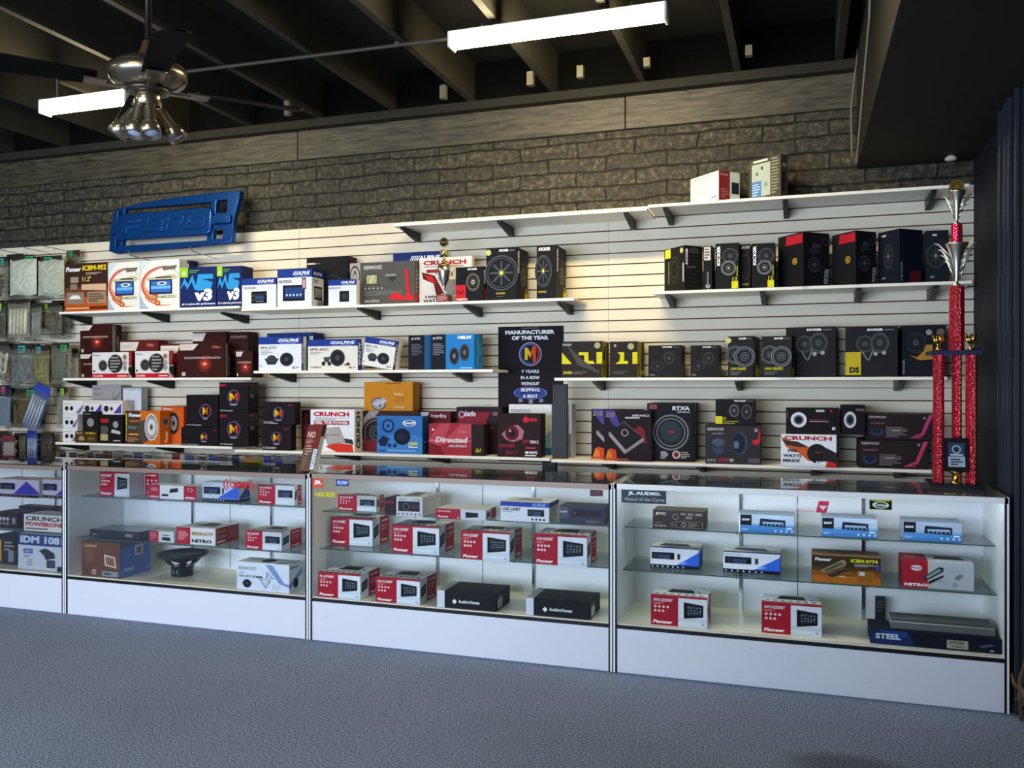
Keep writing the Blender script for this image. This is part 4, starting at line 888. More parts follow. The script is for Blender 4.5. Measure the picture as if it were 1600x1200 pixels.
def bigL(red=True):
    return (P([(.30, .80), (.98, .80), (.98, .97), (.34, .97)], '#a81c28') if red else []) + C(.68, .48, .065, '#c9a030') + C(.68, .48, .05, '#1a1a1a') + T('S', .64, .45, .72, .51, '#c9a030', 0, .05)
bigR = P([(.3, .72), (.7, .72), (.6, .80), (.4, .80)], '#3a3d44') + LN(.25, .62, .75, .7, 3, '#3a3d44') + WHEEL(.42, .40, .14, 1, '#4a4d55', '#6a6d75') + O(.82, .83, .07, .015, '#44474f') + T('KICKER', .76, .06, .92, .34, '#9a9da5', .1, .03, 1)
pb('subwoofer_box', 'big black box with a red top band turned towards the room, left of the two', 'box', '#15161a', 1255, 1296, 362, ZTR, 5.45, uS=1206, yaw=40, dmax=.23, group='red topped black boxes', Lf=bigL(), Ff=bigR)
pb('subwoofer_box', 'big black box with a red top band turned towards the room, right of the two', 'box', '#15161a', 1337, 1369, 360, ZTR, 5.46, uS=1300, yaw=40, dmax=.22, group='red topped black boxes', Lf=bigL(), Ff=bigR)
dkL = WHEEL(.5, .52, .24, .5, '#3c4048', '#8a8468') + LN(.2, .1, .5, .14, 1, '#6a6d75') + R(.2, .9, .4, .93, '#c8c8cc')
pb('subwoofer_box', 'big dark box with wheel picture on its side, next to the red topped boxes', 'box', '#121722', 1405, 1442, 357, ZTR, 5.46, uS=1372, yaw=38, dmax=.22, Lf=dkL, Ff=T('KICKER', .05, .04, .15, .4, '#8a909c', 0, .03, 1) + R(.45, .02, .9, .24, '#5a1822'))
pb('subwoofer_box', 'last dark box of the upper right shelf, behind the tall red trophy', 'box', '#121722', 1446, 1482, 361, ZTR, 5.56, d=.16, Ff=WHEEL(.45, .52, .24, .7, '#3c4048', '#8a8468') + LN(.2, .1, .5, .14, 1, '#6a6d75') + R(.3, .9, .5, .93, '#c8c8cc'))
# ---- very top shelf
pb('car_stereo_box', 'long white box with a red end on the top shelf left of the silver box', 'box', '#dde0d4', 1123, 1156, 266, ZTT+.008, 5.455, uS=1063, yaw=46, dmax=.27,
   Ff=R(0, 0, .52, 1, '#8e2c28') + T('Pioneer', .08, .85, .45, .93, '#d8a8a0') + LN(.1, .1, .45, .4, 4, '#b86a60') + R(.6, .25, .95, .65, '#20242a'), Lf=LN(.05, .86, .95, .93, 2, '#8a8c84') + LN(.06, .2, .6, .75, 7, '#cfd0c0') + R(.75, .12, .93, .15, '#5a5a58') + R(.04, .04, .3, .07, '#9a9c94'))
pb('car_stereo_box', 'square silver printed box on the top shelf right of the white box', 'box', '#4a483c', 1220, 1231, 240, ZTT+.008, 5.46, uS=1169, yaw=54, dmax=.24,
   Lf=R(.1, .08, .68, .88, '#a9b4a4') + R(.10, .08, .40, .46, '#4a78b8') + LN(.12, .12, .36, .4, 5, '#a8c0e0') + R(.15, .92, .6, .97, '#d8d8c8') + LN(.72, .1, .94, .95, 12, '#8a8874') + R(.24, .6, .3, .68, '#55604f') + R(.4, .72, .46, .8, '#3a4438') + R(.5, .3, .6, .4, '#8a9488'), Ff=R(.2, .7, .8, .8, '#9a9a90') + R(.1, .1, .6, .6, '#2b2a24'))
# ---- middle left shelf
mb = '#32120d'
pb('speaker_box', 'brown box with glowing emblem, lower one of the stack at the left shelf end', 'box', mb, 126, 168, 549, ZML1, 5.535, d=.20, h=.1955, group='brown glowing emblem boxes', Ff=momentum())
pb('speaker_box', 'brown box with glowing emblem, upper one of the stack at the left shelf end', 'box', mb, 125, 173, 508, ZML1+.197, 5.535, uS=190, dmax=.22, group='brown glowing emblem boxes', Ff=momentum(), Rf=MR_)
pw = R(0, 0, 1, .17, '#b81c2c') + T('TS-A1674R', .03, .04, .3, .12, '#f0d8d8', .15, .03) + R(.7, .05, .96, .1, '#e8b8bc') + T('Pioneer', .03, .86, .22, .92, '#444', .2) + SPK(.30, .48, .22, 1, '#77736c') + C(.64, .55, .36, '#2a2622') + LN(.50, .28, .78, .82, 5, '#8f8a84') + C(.90, .80, .12, '#c8b8ac') + C(.90, .80, .09, '#8a6a60') + C(.90, .57, .10, '#9a9692') + C(.90, .38, .10, '#8f8b86') + R(.03, .24, .09, .30, '#222')
pwr = R(0, .5, 1, 1, '#b81c2c') + LN(.15, .56, .8, .95, 5, '#e8a8ac') + C(.5, .32, .12, '#2a4038') + C(.75, .2, .1, '#2a4038')
pb('speaker_box', 'white speaker box with a red base stripe, left one of the two', 'box', '#dcd8d4', 144, 201, 551, ZML1, 5.48, uS=209, dmax=.035, group='white and red speaker boxes', Ff=pw, Rf=pwr)
pb('speaker_box', 'white speaker box with a red base stripe, right one of the two', 'box', '#dcd8d4', 211, 264, 549, ZML1, 5.48, uS=278, dmax=.05, group='white and red speaker boxes', Ff=pw, Rf=pwr)
pb('speaker_box', 'brown box rising behind the white speaker boxes', 'box', '#5a1c16', 188, 247, 532, ZML1, 5.57, uS=262, dmax=.12, Ff=P([(0, .72), (.42, .72), (.50, .95), (0, .95)], '#cfc5bd') + T('COUSTIC', .04, .8, .32, .87, '#a8988c') + T('700w', .70, .82, .90, .90, '#c87a68', .1))
pb('speaker_box', 'brown box half behind the widest glowing emblem box', 'box', '#5a1c16', 251, 293, 538, ZML1, 5.59, d=.12, Ff=P([(0, .72), (.6, .72), (.72, .95), (0, .95)], '#d8cfc6') + T('COUSTIC', .05, .8, .5, .88, '#a8988c'))
pb('subwoofer_box', 'widest brown box with glowing emblem in the middle of the left shelf', 'box', mb, 281, 351, 537, ZML1, 5.50, uS=367, dmax=.08, group='brown glowing emblem boxes', Ff=momentum(True), Rf=MR_)
pb('speaker_box', 'brown box with pale corner peeking over the widest glowing emblem box', 'box', mb, 301, 354, 519, ZML1, 5.64, d=.12, Ff=P([(0, .80), (.30, .80), (.40, .97), (0, .97)], '#cfc5bd') + T('momentum', .15, .6, .85, .68, '#a8978c', .3))
pb('speaker_box', 'dark brown box in the back row beside the peeking pale cornered box', 'box', '#2a1410', 357, 388, 519, ZML1, 5.64, d=.12, Ff=T('momentum', .1, .86, .9, .93, '#8a6a60', .3) + R(.3, .5, .8, .6, '#5a342c'))
pb('speaker_box', 'brown box with glowing emblem, right end of the middle left shelf', 'box', mb, 369, 395, 549, ZML1, 5.50, d=.12, group='brown glowing emblem boxes', Ff=momentum())
# ---- middle shelf, blue and white boxes
wa = '#e6e8ec'
pb('speaker_box', 'white and blue speaker box, leftmost of the three on the middle shelf', 'box', wa, 404, 471, 527, ZML2, YF2, uS=479, dmax=.1, group='white and blue speaker boxes', Ff=alp('SPS-517', 'spk'), Rf=R(0, 0, .35, 1, AB) + T('ALPINE', .05, .2, .3, .8, '#e8ecf8', 0, .03, -1))
pb('speaker_box', 'blue edged box standing behind the leftmost white and blue speaker box', 'box', '#22356c', 417, 489, 521, ZML2, 5.60, d=.15, Ff=R(.92, 0, 1, .9, '#d8dce4'))
pb('speaker_box', 'white and blue speaker box with four speaker pictures, middle one of the three', 'box', '#e8e2d4', 481, 559, 531, ZML2, YF2, uS=571, dmax=.1, group='white and blue speaker boxes', Ff=alp('SPR-60C', 'comp'), Rf=R(0, 0, .55, 1, AB) + T('ALPINE', .1, .15, .42, .9, '#e8ecf8', 0, .04, -1) + R(.55, 0, 1, 1, '#eceef2'))
y_ = YF2+.01; x_ = ku(574)*y_
b_ = carton('speaker_box', 'white and blue speaker box tilted sideways between its neighbour and the blue boxes', 'box', 'white and blue speaker boxes', '#e8e6de', .245, .10, .205, (x_-.045, y_, ZML2+.0006), 0,
       Ff=alp('SPR-17S', 'spk'), Rf=R(0, 0, .35, 1, AB) + T('ALPINE', .06, .15, .28, .9, '#e8ecf8', 0, .04, -1) + R(.35, 0, 1, 1, '#f2f4f8'))
b_.rotation_euler = (0, math.radians(9), 0); b_.location.z = ZML2 + .0006 + .245*math.sin(math.radians(9))
hx = T('S7X', .08, .90, .42, .95, '#d8e0e8', .0, .03)
def helixF(): return R(0, 0, .34, 1, '#12161e') + R(0, 0, .01, 1, '#2a4a6a') + T('# S7X', .04, .86, .26, .93, '#d8e0e8', 0, .03) + LN(.04, .42, .30, .74, 7, '#7a8290') + SPK(.54, .38, .25, .6, '#4a5058', cap='#9aa0a8') + SPK(.78, .48, .25, .6, '#565c64', cap='#8a9098') + T('HELIX', .62, .86, .94, .95, '#f4f8fc', .2, .06) + R(.68, .03, .95, .06, '#9ac8ec')
pb('speaker_box', 'bright blue speaker box with black left strip, right end of the middle shelf', 'box', '#1f7cc4', 674, 741, 523, ZML2, YF2, uS=755, dmax=.16, Ff=helixF(), Rf=LN(.3, .1, .5, .9, 1, '#5aa8e0') + P([(.2, .2), (.9, .5), (.5, .9)], '#3a94d8'))
pb('speaker_box', 'black and blue box squeezed between the tilted white box and the bright blue box', 'box', '#0f1218', 638, 673, 524, ZML2, 5.48, d=.15, Ff=R(.72, 0, 1, 1, '#1a4f7c') + T('# S7X', .14, .86, .55, .93, '#c8d0d8', 0, .03) + LN(.14, .42, .6, .74, 7, '#5a626e'))
# ---- middle right shelf
def k11(): return P([(0, .38), (.0, .70), (.25, .38)], YEL) + P([(.42, .70), (.66, .70), (.66, .46), (.78, .46), (.82, .38), (.50, .38), (.56, .46), (.56, .62), (.42, .62)], YEL) + P([(.86, .38), (.86, .70), (1, .70), (1, .38)], YEL) + P([(.1, .95), (.5, .5), (.9, .2), (.95, .1), (.4, .35)], '#4a4844') + C(.88, .88, .085, '#a8a47a') + R(.02, .88, .24, .94, '#8a8a8c') + T('DX250', .04, .10, .25, .18, '#c9c21e', 0, .04) + LN(.27, .1, .7, .17, 2, '#6a685a')
YS_ = R(0, 0, .6, 1, YEL) + P([(.05, .5), (.3, .9), (.5, .85), (.4, .45)], '#2a2a28') + T('KICKER', .12, .05, .45, .38, '#1a1a18', 0, .04, 1)
pb('amplifier_box', 'long black box with yellow angular shapes, nearest the award poster', 'box', '#26221e', 878, 941, 534, ZMR, 5.51, uS=952, dmax=.2, group='yellow striped boxes', Ff=k11(), Rf=YS_)
pb('amplifier_box', 'shorter black box with yellow angular shapes, second from the award poster', 'box', '#26221e', 953, 996, 534, ZMR, 5.51, uS=1011, dmax=.25, group='yellow striped boxes', Ff=P([(.2, .38), (.35, .46), (.38, .62), (.28, .70), (.52, .70), (.52, .46), (.66, .46), (.66, .38)], YEL) + P([(.82, .38), (.82, .70), (1, .70), (1, .38)], YEL) + C(.76, .86, .09, '#a8a47a') + R(.15, .85, .23, .92, '#aaa') + LN(.1, .1, .75, .18, 2, '#5a5848'), Rf=R(0, 0, .55, 1, YEL) + T('KICKER', .1, .05, .4, .4, '#1a1a18', 0, .04, 1) + R(.6, .1, .9, .2, YEL))
kk = '#1b1b1a'
spk_l = T('KICKER', .05, .05, .3, .42, '#e8e8e8', 0, .04, 1) + C(.6, .78, .12, '#3a3c3e')
pb('speaker_box', 'dull black box with two faint speaker rings, third from the award poster', 'box', kk, 1013, 1065, 540, ZMR, 5.51, uS=1077, dmax=.18, Ff=kick('dim')['Ff'], Rf=spk_l)
pb('speaker_box', 'black box with one tall oval speaker ring, fourth from the award poster', 'box', kk, 1079, 1124, 540, ZMR, 5.51, uS=1136, dmax=.17, Ff=kick('dim')['Ff'], Rf=spk_l)
pb('speaker_box', 'taller black box with two round speakers and a cream seal, fifth from the award poster', 'box', kk, 1137.5, 1177, 526, ZMR, 5.51, uS=1188, yaw=-8, dmax=.2, group='black boxes with two round speakers', Ff=kick('pair')['Ff'] + C(.02, .9, .07, '#c9c27a'), Rf=T('KICKER', .02, .3, .2, .9, '#d8d8d8', 0, .03, 1) + R(.3, .02, .95, .22, YEL) + T('6.5', .35, .24, .8, .30, '#c9c21e'))
pb('speaker_box', 'taller black box with two round speakers and yellow side mark, sixth from the award poster', 'box', kk, 1190, 1237, 526, ZMR, 5.49, uS=1252, yaw=-14, dmax=.05, group='black boxes with two round speakers', Ff=kick('pair')['Ff'], Rf=R(.3, .02, .95, .24, YEL) + LN(.7, .26, .85, .66, 1, YEL))
pb('speaker_box', 'large black box with faint component drawings left of the yellow square box', 'box', '#161719', 1228, 1306, 512, ZMR, 5.57, uS=1318, yaw=-6, dmax=.2, group='large black component boxes', Ff=kick('comp')['Ff'], Rf=T('KICKER', .08, .04, .3, .4, '#d8d8d8', 0, .04, 1))
pb('speaker_box', 'large black box with a solid yellow square marked DS', 'box', '#15171b', 1321, 1403, 512, ZMR, 5.55, d=.2, yaw=-6, group='large black component boxes', Ff=kick('comp')['Ff'] + R(0, .04, .30, .50, '#b8a81c') + T('DS', .08, .08, .27, .20, '#16140c', 0, .06), Lf=R(0,0,1,1,'#15171b'))
pb('speaker_box', 'last black box on the middle right shelf with an orange curved picture', 'box', '#13161e', 1409, 1478, 509, ZMR, 5.56, d=.2, Ff=SPK(.32, .66, .2, .9, '#2e323a') + P([(.18, .42), (.35, .38), (.5, .5), (.55, .62), (.7, .62), (.7, .34), (.4, .32)], '#a87a24') + C(.62, .86, .055, '#8a8a90') + C(.88, .86, .07, '#5a5a54') + T('KICKER', .02, .06, .07, .34, '#8a909c', 0, .03, 1) + T('KICKER', .84, .06, .90, .34, '#9a8a60', 0, .03, 1))
# ---- bottom left shelf
ws = '#d9d4cf'
ha = zat(98, 669, 5.52) - zat(98, 690.5, 5.52)
for i, nm in enumerate(('bottom', 'middle', 'top')):
    a = C(.28, .42, .16, '#26241f') + C(.62, .42, .16, '#26241f') + R(.1, .72, .6, .76, '#9a958c')
    if i == 2: pass
    pb('bulb_kit_box', 'small white box with two black circles, %s of the stack of three' % nm, 'box', ws, 98, 130 if i == 2 else 121, 690, ZBL1+i*(ha+.0007), 5.51, d=.12, h=ha, group='small white stacked boxes', Ff=[(o[0], [(x*(.7 if i == 2 else 1), y) for x, y in o[1]], o[2]) if o[0] == 'p' else ('c', o[1]*(.7 if i == 2 else 1), *o[2:]) for o in a] + P([(.62, .08), (.85, .08), (1, .5), (1, .7)], '#6a6a90'))
za = ZBL1+2*(ha+.0007)
pur = C(.18, .42, .22, '#26241f') + C(.45, .42, .14, '#3a2f60') + P([(.55, .1), (.95, .1), (.95, .8)], '#4a3f98') + R(.1, .84, .9, .88, '#a8a39c')
pb('bulb_kit_box', 'small white and purple box in the raised row, left of the two', 'box', ws, 131, 160, 690, za, 5.515, d=.12, h=ha, group='small white and purple boxes', Ff=pur)
pb('bulb_kit_box', 'small white and purple box in the raised row, right of the two', 'box', ws, 160.5, 191, 690, za, 5.515, d=.12, h=ha, group='small white and purple boxes', Ff=pur)
# grey carton carrying the raised row from behind, on the shelf
pb('speaker_box', 'dark carton under the raised white and purple boxes', 'box', '#4a4038', 131.5, 190.5, 690, ZBL1, 5.535, d=.10, h=2*ha+.0009)
pb('speaker_box', 'pale grey box with a faint angular drawing above the small white boxes', 'box', '#a49c98', 144, 189, 602, ZBL1, 5.66, d=.10, Ff=T('KENWOOD', .04, .92, .3, .95, '#6a6664') + LN(.04, .82, .5, .86, 2, '#77716e') + P([(.55, .62), (.72, .74), (1, .9), (.98, .82), (.75, .68)], '#847c78') + P([(.68, .6), (.75, .6), (.78, .9), (.74, .9)], '#8a827e'))
pb('light_bulb_box', 'tiny black box stacked on the gold and brown little box', 'box', '#191614', 129, 154, 643, ZBL1+.092, 5.47, d=.035, Ff=C(.5, .45, .22, '#8a867e') + R(.1, .85, .5, .9, '#77726a'))
pb('light_bulb_box', 'tiny gold and brown box standing at the front of the bottom left shelf', 'box', '#4a3014', 117, 151, 665, ZBL1, 5.47, d=.035, h=.0905, Ff=T('Pioneer', .05, .8, .35, .92, '#d8c8a8', .2) + T('ICBM', .5, .8, .92, .92, '#d8c21e', 0, .04) + P([(.15, .2), (.45, .2), (.42, .55), (.2, .55)], '#8a7a58') + O(.32, .42, .18, .03, '#c8b890') + R(.6, .25, .9, .5, '#6a5634'))
pb('car_alarm_box', 'black box with a red label left of the orange speaker boxes', 'box', '#15120f', 155, 192, 648, ZBL1, 5.47, d=.05, Ff=R(.06, .72, .40, .86, '#a82028') + LN(.08, .3, .4, .6, 5, '#77726a') + R(.06, .1, .38, .32, '#a89a68') + C(.7, .66, .12, '#8f8f8f') + P([(.55, .5), (.9, .42), (.9, .32), (.5, .38)], '#b8b8b4') + R(.6, .08, .9, .12, '#a8a8a8'))
o_ = pb('foil_pack', 'crinkled silver foil pack lying on the white and purple boxes', 'foil pack', '#b8c0c8', 192, 221, 606, ZBL1, 5.645, d=.07, Ff=R(0, 0, 1, .42, '#14161a') + C(.25, .26, .10, '#7a8088') + C(.75, .26, .10, '#7a8088') + R(.46, .02, .52, .42, '#b8c0c8') + P([(.0, .46), (.5, .42), (1, .46), (.99, .97), (.5, .94), (.01, .98)], M('#eef2f6', .3, .3, .15, 14, .5, .5)))
o_['label'] = 'silver topped pack with two small black windows behind the orange speaker box'
def orf(): return P([(0, 0), (.52, 0), (.42, 1), (0, 1)], '#4a3424') + R(0, .02, .06, .98, '#2a2018') + T('PIONEER', .012, .1, .05, .95, '#d8c21e', 0, .03, 1) + T('Pioneer', .09, .82, .46, .93, WH, .2, .04) + T('XXXXO', .12, .66, .42, .73, '#c87a4a', .2, .02) + C(.12, .5, .05, '#3a6a8a') + LN(.16, .46, .4, .53, 2, '#5a8098') + R(.1, .27, .4, .32, '#e09040') + LN(.08, .08, .4, .2, 3, '#a88060') + C(.56, .40, .34, '#4a403a', .7) + SPK(.76, .52, .40, .62, '#e8e4e0', '#c8c4c0', '#77736f')
pb('speaker_box', 'orange speaker box at the front of the bottom left shelf', 'box', '#c8641a', 196, 250, 642, ZBL1, 5.47, uS=267, dmax=.14, group='orange speaker boxes', Ff=orf(), Rf=SPK(.5, .68, .14, 1, '#c8c0b8') + T('Pioneer', .4, .06, .7, .4, '#f4e8dc', 0, .04, 1))
pb('speaker_box', 'second orange speaker box partly behind the front one', 'box', '#c8581a', 252, 287, 635, ZBL1, 5.60, d=.15, Ff=SPK(.55, .55, .3, .6, '#3a3430', '#8f8a84', '#2a2622') + T('Pioneer', .1, .9, .5, .96, WH, .2), Tf=R(0, 0, 1, 1, '#7a3a14'))
mm = '#171012'
pb('speaker_box', 'black box with round two tone badge, lower left of the big black stack', 'box', mm, 283, 341, 655, ZBL1, 5.48, d=.16, h=.139, group='black badge speaker boxes', Ff=memphis(.62, .48, 0.213, .58, False) + T('SP1', .88, .80, .97, .88, '#a01830'))
pb('speaker_box', 'black box with round two tone badge, upper left of the big black stack', 'box', mm, 291, 341, 617, ZBL1+.140, 5.50, d=.16, group='black badge speaker boxes', Ff=memphis(.60, .5, 0.197, .65, False))
za = zat(343, 645, 5.48) - ZBL1
for i, (vt, nm) in enumerate(((645, 'lower'), (597.5, 'upper'))):
    pb('speaker_box', 'tall black box with round two tone badge, %s one of the tall pair' % nm, 'box', mm, 342.5, 388, vt, ZBL1+i*(za+.0008), 5.48, uS=404, dmax=.22, group='tall black badge speaker boxes', h=za if i == 0 else None, Ff=memphis(.50, .52, 0.213, 1.05), Rf=R(.05, .6, .95, 1, '#3c3a3e') + T('SP1', .1, .88, .5, .95, '#c01838', 0, .04) + R(.2, .5, .6, .6, '#77757a'))
zb = zat(407, 664, 5.44) - ZBL2
pb('speaker_box', 'black badge box, lower one of the low pair left of the crunching white amplifier box'.replace('crunching ', ''), 'box', mm, 409, 455, 664, ZBL2, 5.46, uS=463, dmax=.2, group='low black badge boxes', h=zb, Ff=memphis(.50, .50, 0.213, .8, False) + T('SP1', .74, .80, .9, .88, '#a01830') + T('6" 2-Way Speaker', .05, .08, .5, .14, '#cfcfd2'))
pb('speaker_box', 'black badge box, upper one of the low pair left of the white amplifier box', 'box', mm, 411, 461, 628, ZBL2+zb+.0012, 5.46, uS=470, dmax=.2, group='low black badge boxes', Ff=memphis(.48, .5, 0.246, .75, False) + T('SP1', .78, .82, .93, .9, '#a01830') + T('6" 2-Way', .02, .08, .34, .15, '#cfcfd2'))
# ---- bottom centre shelf
YB2 = 5.46
CR2 = T('CRUNCH', .07, .84, .88, .95, '#b81830', 0, .05) + R(.1, .80, .88, .81, '#888') + LN(.12, .765, .85, .785, 1, '#888') + R(.08, .64, .88, .74, '#8a2028') + T('FEEL THE POWER', .1, .655, .86, .725, '#e8d8d8', 0, .04) + P([(.05, .6), (.3, .62), (.6, .35), (.95, .3), (.98, .18), (.8, .22), (.55, .25), (.2, .35)], '#3a2c26') + P([(.35, .12), (.55, .22), (.95, .18), (.98, .0), (.6, .0)], '#c8321e') + P([(.28, .55), (.66, .60), (.80, .24), (.40, .16)], '#9a948a') + P([(.30, .53), (.64, .58), (.77, .27), (.42, .19)], '#aaa49a') + T('GROUND POUNDER', .36, .38, .66, .42, '#55504a', .1) + T('P1.2', .1, .06, .28, .14, '#28221e', 0, .05)
pb('amplifier_box', 'white amplifier box with red lettering behind the brown NO card', 'box', '#e4e4e6', 485, 554, 640, ZBL2, YB2, uS=566, dmax=.2, Ff=CR2, Rf=T('CRUNCH', .2, .08, .75, .95, '#38343a', 0, .05, 1))
pb('speaker_box', 'dark red lettered box just behind the left edge of the white amplifier box', 'box', '#241416', 471, 486, 641, ZBL2, 5.62, d=.12, Ff=T('CRUNCH', .2, .2, .6, .9, '#7a2028', 0, .04, 1))
pb('subwoofer_box', 'dark box with a large ring picture under the golden orange box', 'box', '#3a2628', 567, 655, 642, ZBL2, 5.60, d=.17, Ff=P([(.0, .8), (.12, 1), (.3, 1), (.12, .7), (0, .5)], '#9a9490') + SPK(.24, .45, .42, 1, '#77706c', '#2a2022', '#4a4446') + P([(0, .0), (.4, 0), (.3, .25), (.05, .3)], '#7a2028'), Rf=R(0,0,1,1,'#2a1a1c'))
pb('speaker_box', 'golden orange speaker box with an oval speaker picture, raised above the blue kit box', 'box', '#d88a1c', 569, 645, 597, ZBL2+zat(567, 642, 5.60)-ZBL2+.002, 5.60, uS=655, dmax=.17, Ff=C(.30, .24, .22, '#3a3a40', 1.3) + C(.30, .24, .19, '#a8a4a8', 1.3) + P([(.14, .22), (.34, .14), (.48, .34), (.40, .44)], '#c8c4c8') + C(.33, .18, .04, '#26262a') + T('6000cs', .62, .54, .80, .62, '#f0d8a8', 0, .03) + LN(.62, .3, .86, .5, 5, '#c07814') + T('infinity', .62, .08, .84, .17, '#f4dcb0', 0, .02) + LN(.45, .93, .95, .96, 1, '#8a4a3c'), Rf=R(0, 0, 1, 1, '#d09020'))
pb('speaker_box', 'bright blue speaker kit box with pale oval logo on the bottom centre shelf', 'box', '#2f6cb0', 589, 660, 650, ZBL2, 5.44, uS=669, dmax=.12, Ff=P([(0, 0), (1, 0), (1, .45), (.5, .6), (0, .3)], '#3f80c4') + SPK(.25, .74, .19, 1, '#1c4a88', '#3a74b8', '#10305c') + SPK(.56, .46, .22, 1.1, '#10182c', '#18203a', '#24304c') + P([(.02, .32), (.14, .48), (.28, .40), (.2, .2), (.08, .2)], '#14203c') + C(.28, .22, .055, '#16305c') + C(.40, .22, .055, '#16305c') + C(.72, .82, .085, '#dfe8f4', 2.3) + C(.72, .82, .07, '#2a4a88', 2.3) + T('CONCEPT', .58, .79, .86, .85, '#f4f8fc', 0, .05) + T('120W', .70, .22, .90, .32, '#c8d880', .1, .05) + R(.70, .17, .9, .2, '#e4ecc8') + T('CONCEPT', .04, .05, .2, .1, '#102450') + R(.24, .07, .85, .1, '#8ab4e0'), Rf=R(0, 0, 1, 1, '#1c4c84') + R(.2, .3, .8, .34, '#8ab4e0'))
pb('speaker_box', 'red and silver box glimpsed behind the blue speaker kit box', 'box', '#6a1c24', 656.5, 704, 643, ZBL2, 5.62, d=.12, Ff=P([(0, .5), (.3, .98), (.0, .98)], '#c8c8cc') + C(.35, .55, .2, '#1a1416') + T('Interfire', .35, .85, .85, .95, '#e8d8d8', .2))
pb('amplifier_box', 'maroon and black box rising behind the red audio box, right of the golden orange box', 'box', '#2a1418', 713, 784, 636, ZBL2, 5.62, d=.12, Ff=P([(.05, .55), (.6, .55), (.75, .9), (.05, .9)], '#8a2430') + T('Interfire', .18, .80, .42, .92, '#f0e4e4', .2, .04) + O(.12, .84, .07, .015, '#e8e0e0') + P([(.4, .35), (.75, .62), (.85, .58), (.5, .3)], '#4a4448') + T('1200', .8, .82, .92, .9, '#a88a8a'), Rf=R(0, 0, 1, 1, '#1c1014'))
pb('amplifier_box', 'red audio box with slanted silver lettering and a black right end', 'box', '#9c2a38', 670, 755, 662, ZBL2, 5.44, uS=766, dmax=.18, Ff=P([(0, .5), (.2, 1), (.4, 1), (.3, .5), (.6, 1), (.78, 1), (.78, .6), (0, .2)], '#b84450') + P([(0, 0), (.3, 0), (.2, .3), (0, .4)], '#7a1824') + R(.78, 0, 1, 1, '#241414') + R(.78, .0, .785, 1, '#8a6a50') + R(0, .455, .78, .47, '#e0a0a4') + T('Directed', .12, .40, .70, .58, '#d8ccd0', .25, .05) + T('AUDIO', .36, .26, .70, .34, '#c8b8bc', .3, .05) + R(.06, .78, .10, .84, '#f0d8d8') + R(.55, .74, .7, .76, '#d89a9c') + T('2x1', .86, .12, .95, .24, '#c8b01e', .2, .04), Rf=R(0, 0, .1, 1, '#5a5456') + R(.1, 0, 1, 1, '#221416'), Tf=R(0, 0, .78, 1, '#8a5054'))
pb('amplifier_box', 'black box with a large red eye picture on the bottom centre shelf', 'box', '#241014', 777, 845, 646, ZBL2, 5.44, uS=852, dmax=.2, Ff=P([(.1, .52), (.28, .70), (.48, .74), (.62, .6), (.58, .42), (.36, .34), (.2, .4)], '#a86a74') + C(.34, .55, .17, '#5a1420', 1) + C(.34, .55, .09, '#1a0a0e') + C(.30, .60, .03, '#c88a90') + C(.66, .86, .07, '#c81c2c') + P([(.62, .88), (.66, .97), (.70, .88)], '#c81c2c') + R(.72, .82, .92, .90, '#a02030') + T('RELEASE', .05, .22, .40, .30, '#a0202c', 0, .02) + T('BEAST', .20, .06, .48, .14, '#8a1c28', 0, .02) + T('DMT', .58, .32, .74, .40, '#a02030', .1, .04) + T('500.2', .76, .32, .95, .39, '#e0c8cc', 0, .04) + R(.66, .20, .88, .23, '#c83a40') + T('480 WATTS', .64, .08, .92, .14, '#f0ecec', 0, .05) + R(.64, .03, .90, .055, '#d8d0d0'), Rf=R(0, 0, 1, 1, '#1c1e20'))
pb('car_stereo_box', 'white box with thin black lettering behind the red eye box', 'box', '#dcdfdf', 795, 862, 632, ZBL2, 5.68, d=.09, Ff=T('KENWOOD', .05, .84, .52, .91, '#4a4c4e', 0, 0) + P([(.55, .1), (1, .5), (1, .1)], '#8ab0c8') + R(0, 0, 1, .14, '#2a6a9a'))
pb('wall_bracket_box', 'narrow white case just right of the tall black post', 'case', '#c8ccd4', 888, 893, 632, ZBR, 5.55, d=.12, Ff=R(.1, .02, .9, .45, '#5a6470') + LN(.2, .05, .8, .42, 7, '#8a94a0'))
# ---- bottom right shelf
amp = P([(0, 0), (.28, 0), (.25, .22), (.12, .25)], '#c8481e') + P([(.02, .0), (.18, 0), (.16, .16), (.08, .22)], '#d8782a') + P([(.0, 1), (.22, 1), (.36, .66), (.2, .7)], '#4a3a88') + P([(.55, .55), (.75, .7), (.85, .62), (.9, .35), (.7, .4)], '#7a1c1c') + P([(.10, .56), (.42, .78), (.84, .46), (.84, .40), (.44, .14), (.10, .50)], '#8a8488') + P([(.12, .58), (.42, .77), (.82, .47), (.46, .22)], '#1c1618') + O(.44, .56, .07, .015, '#c8a8a0') + P([(.10, .50), (.10, .56), (.46, .22), (.44, .14)], '#9a9494') + T('DS', .03, .86, .22, .96, '#77757c', .2, .05) + LN(.45, .84, .95, .87, 1, '#b8b8bc') + T('HIFONICS', .6, .88, .95, .92, '#d8d8dc', .1) + LN(.02, .02, .85, .05, 1, '#a84a3c')
pb('amplifier_box', 'dark fiery amplifier box, front one of the pair with a silver amplifier picture', 'box', '#1d0f14', 944, 1018, 641, ZBR, 5.44, uS=1031, dmax=.05, group='fiery amplifier boxes', Ff=amp, Rf=R(.4, 0, .5, 1, '#a8303a') + T('AMPLIFIER', .55, .1, .9, .8, '#c8ccd4', 0, .04, 1) + R(.1, .0, .4, .2, '#a82830'))
pb('amplifier_box', 'dark fiery amplifier box, rear one of the pair showing only its left part', 'box', '#1d0f14', 924, 1004, 639, ZBR, 5.53, d=.05, group='fiery amplifier boxes', Ff=amp)
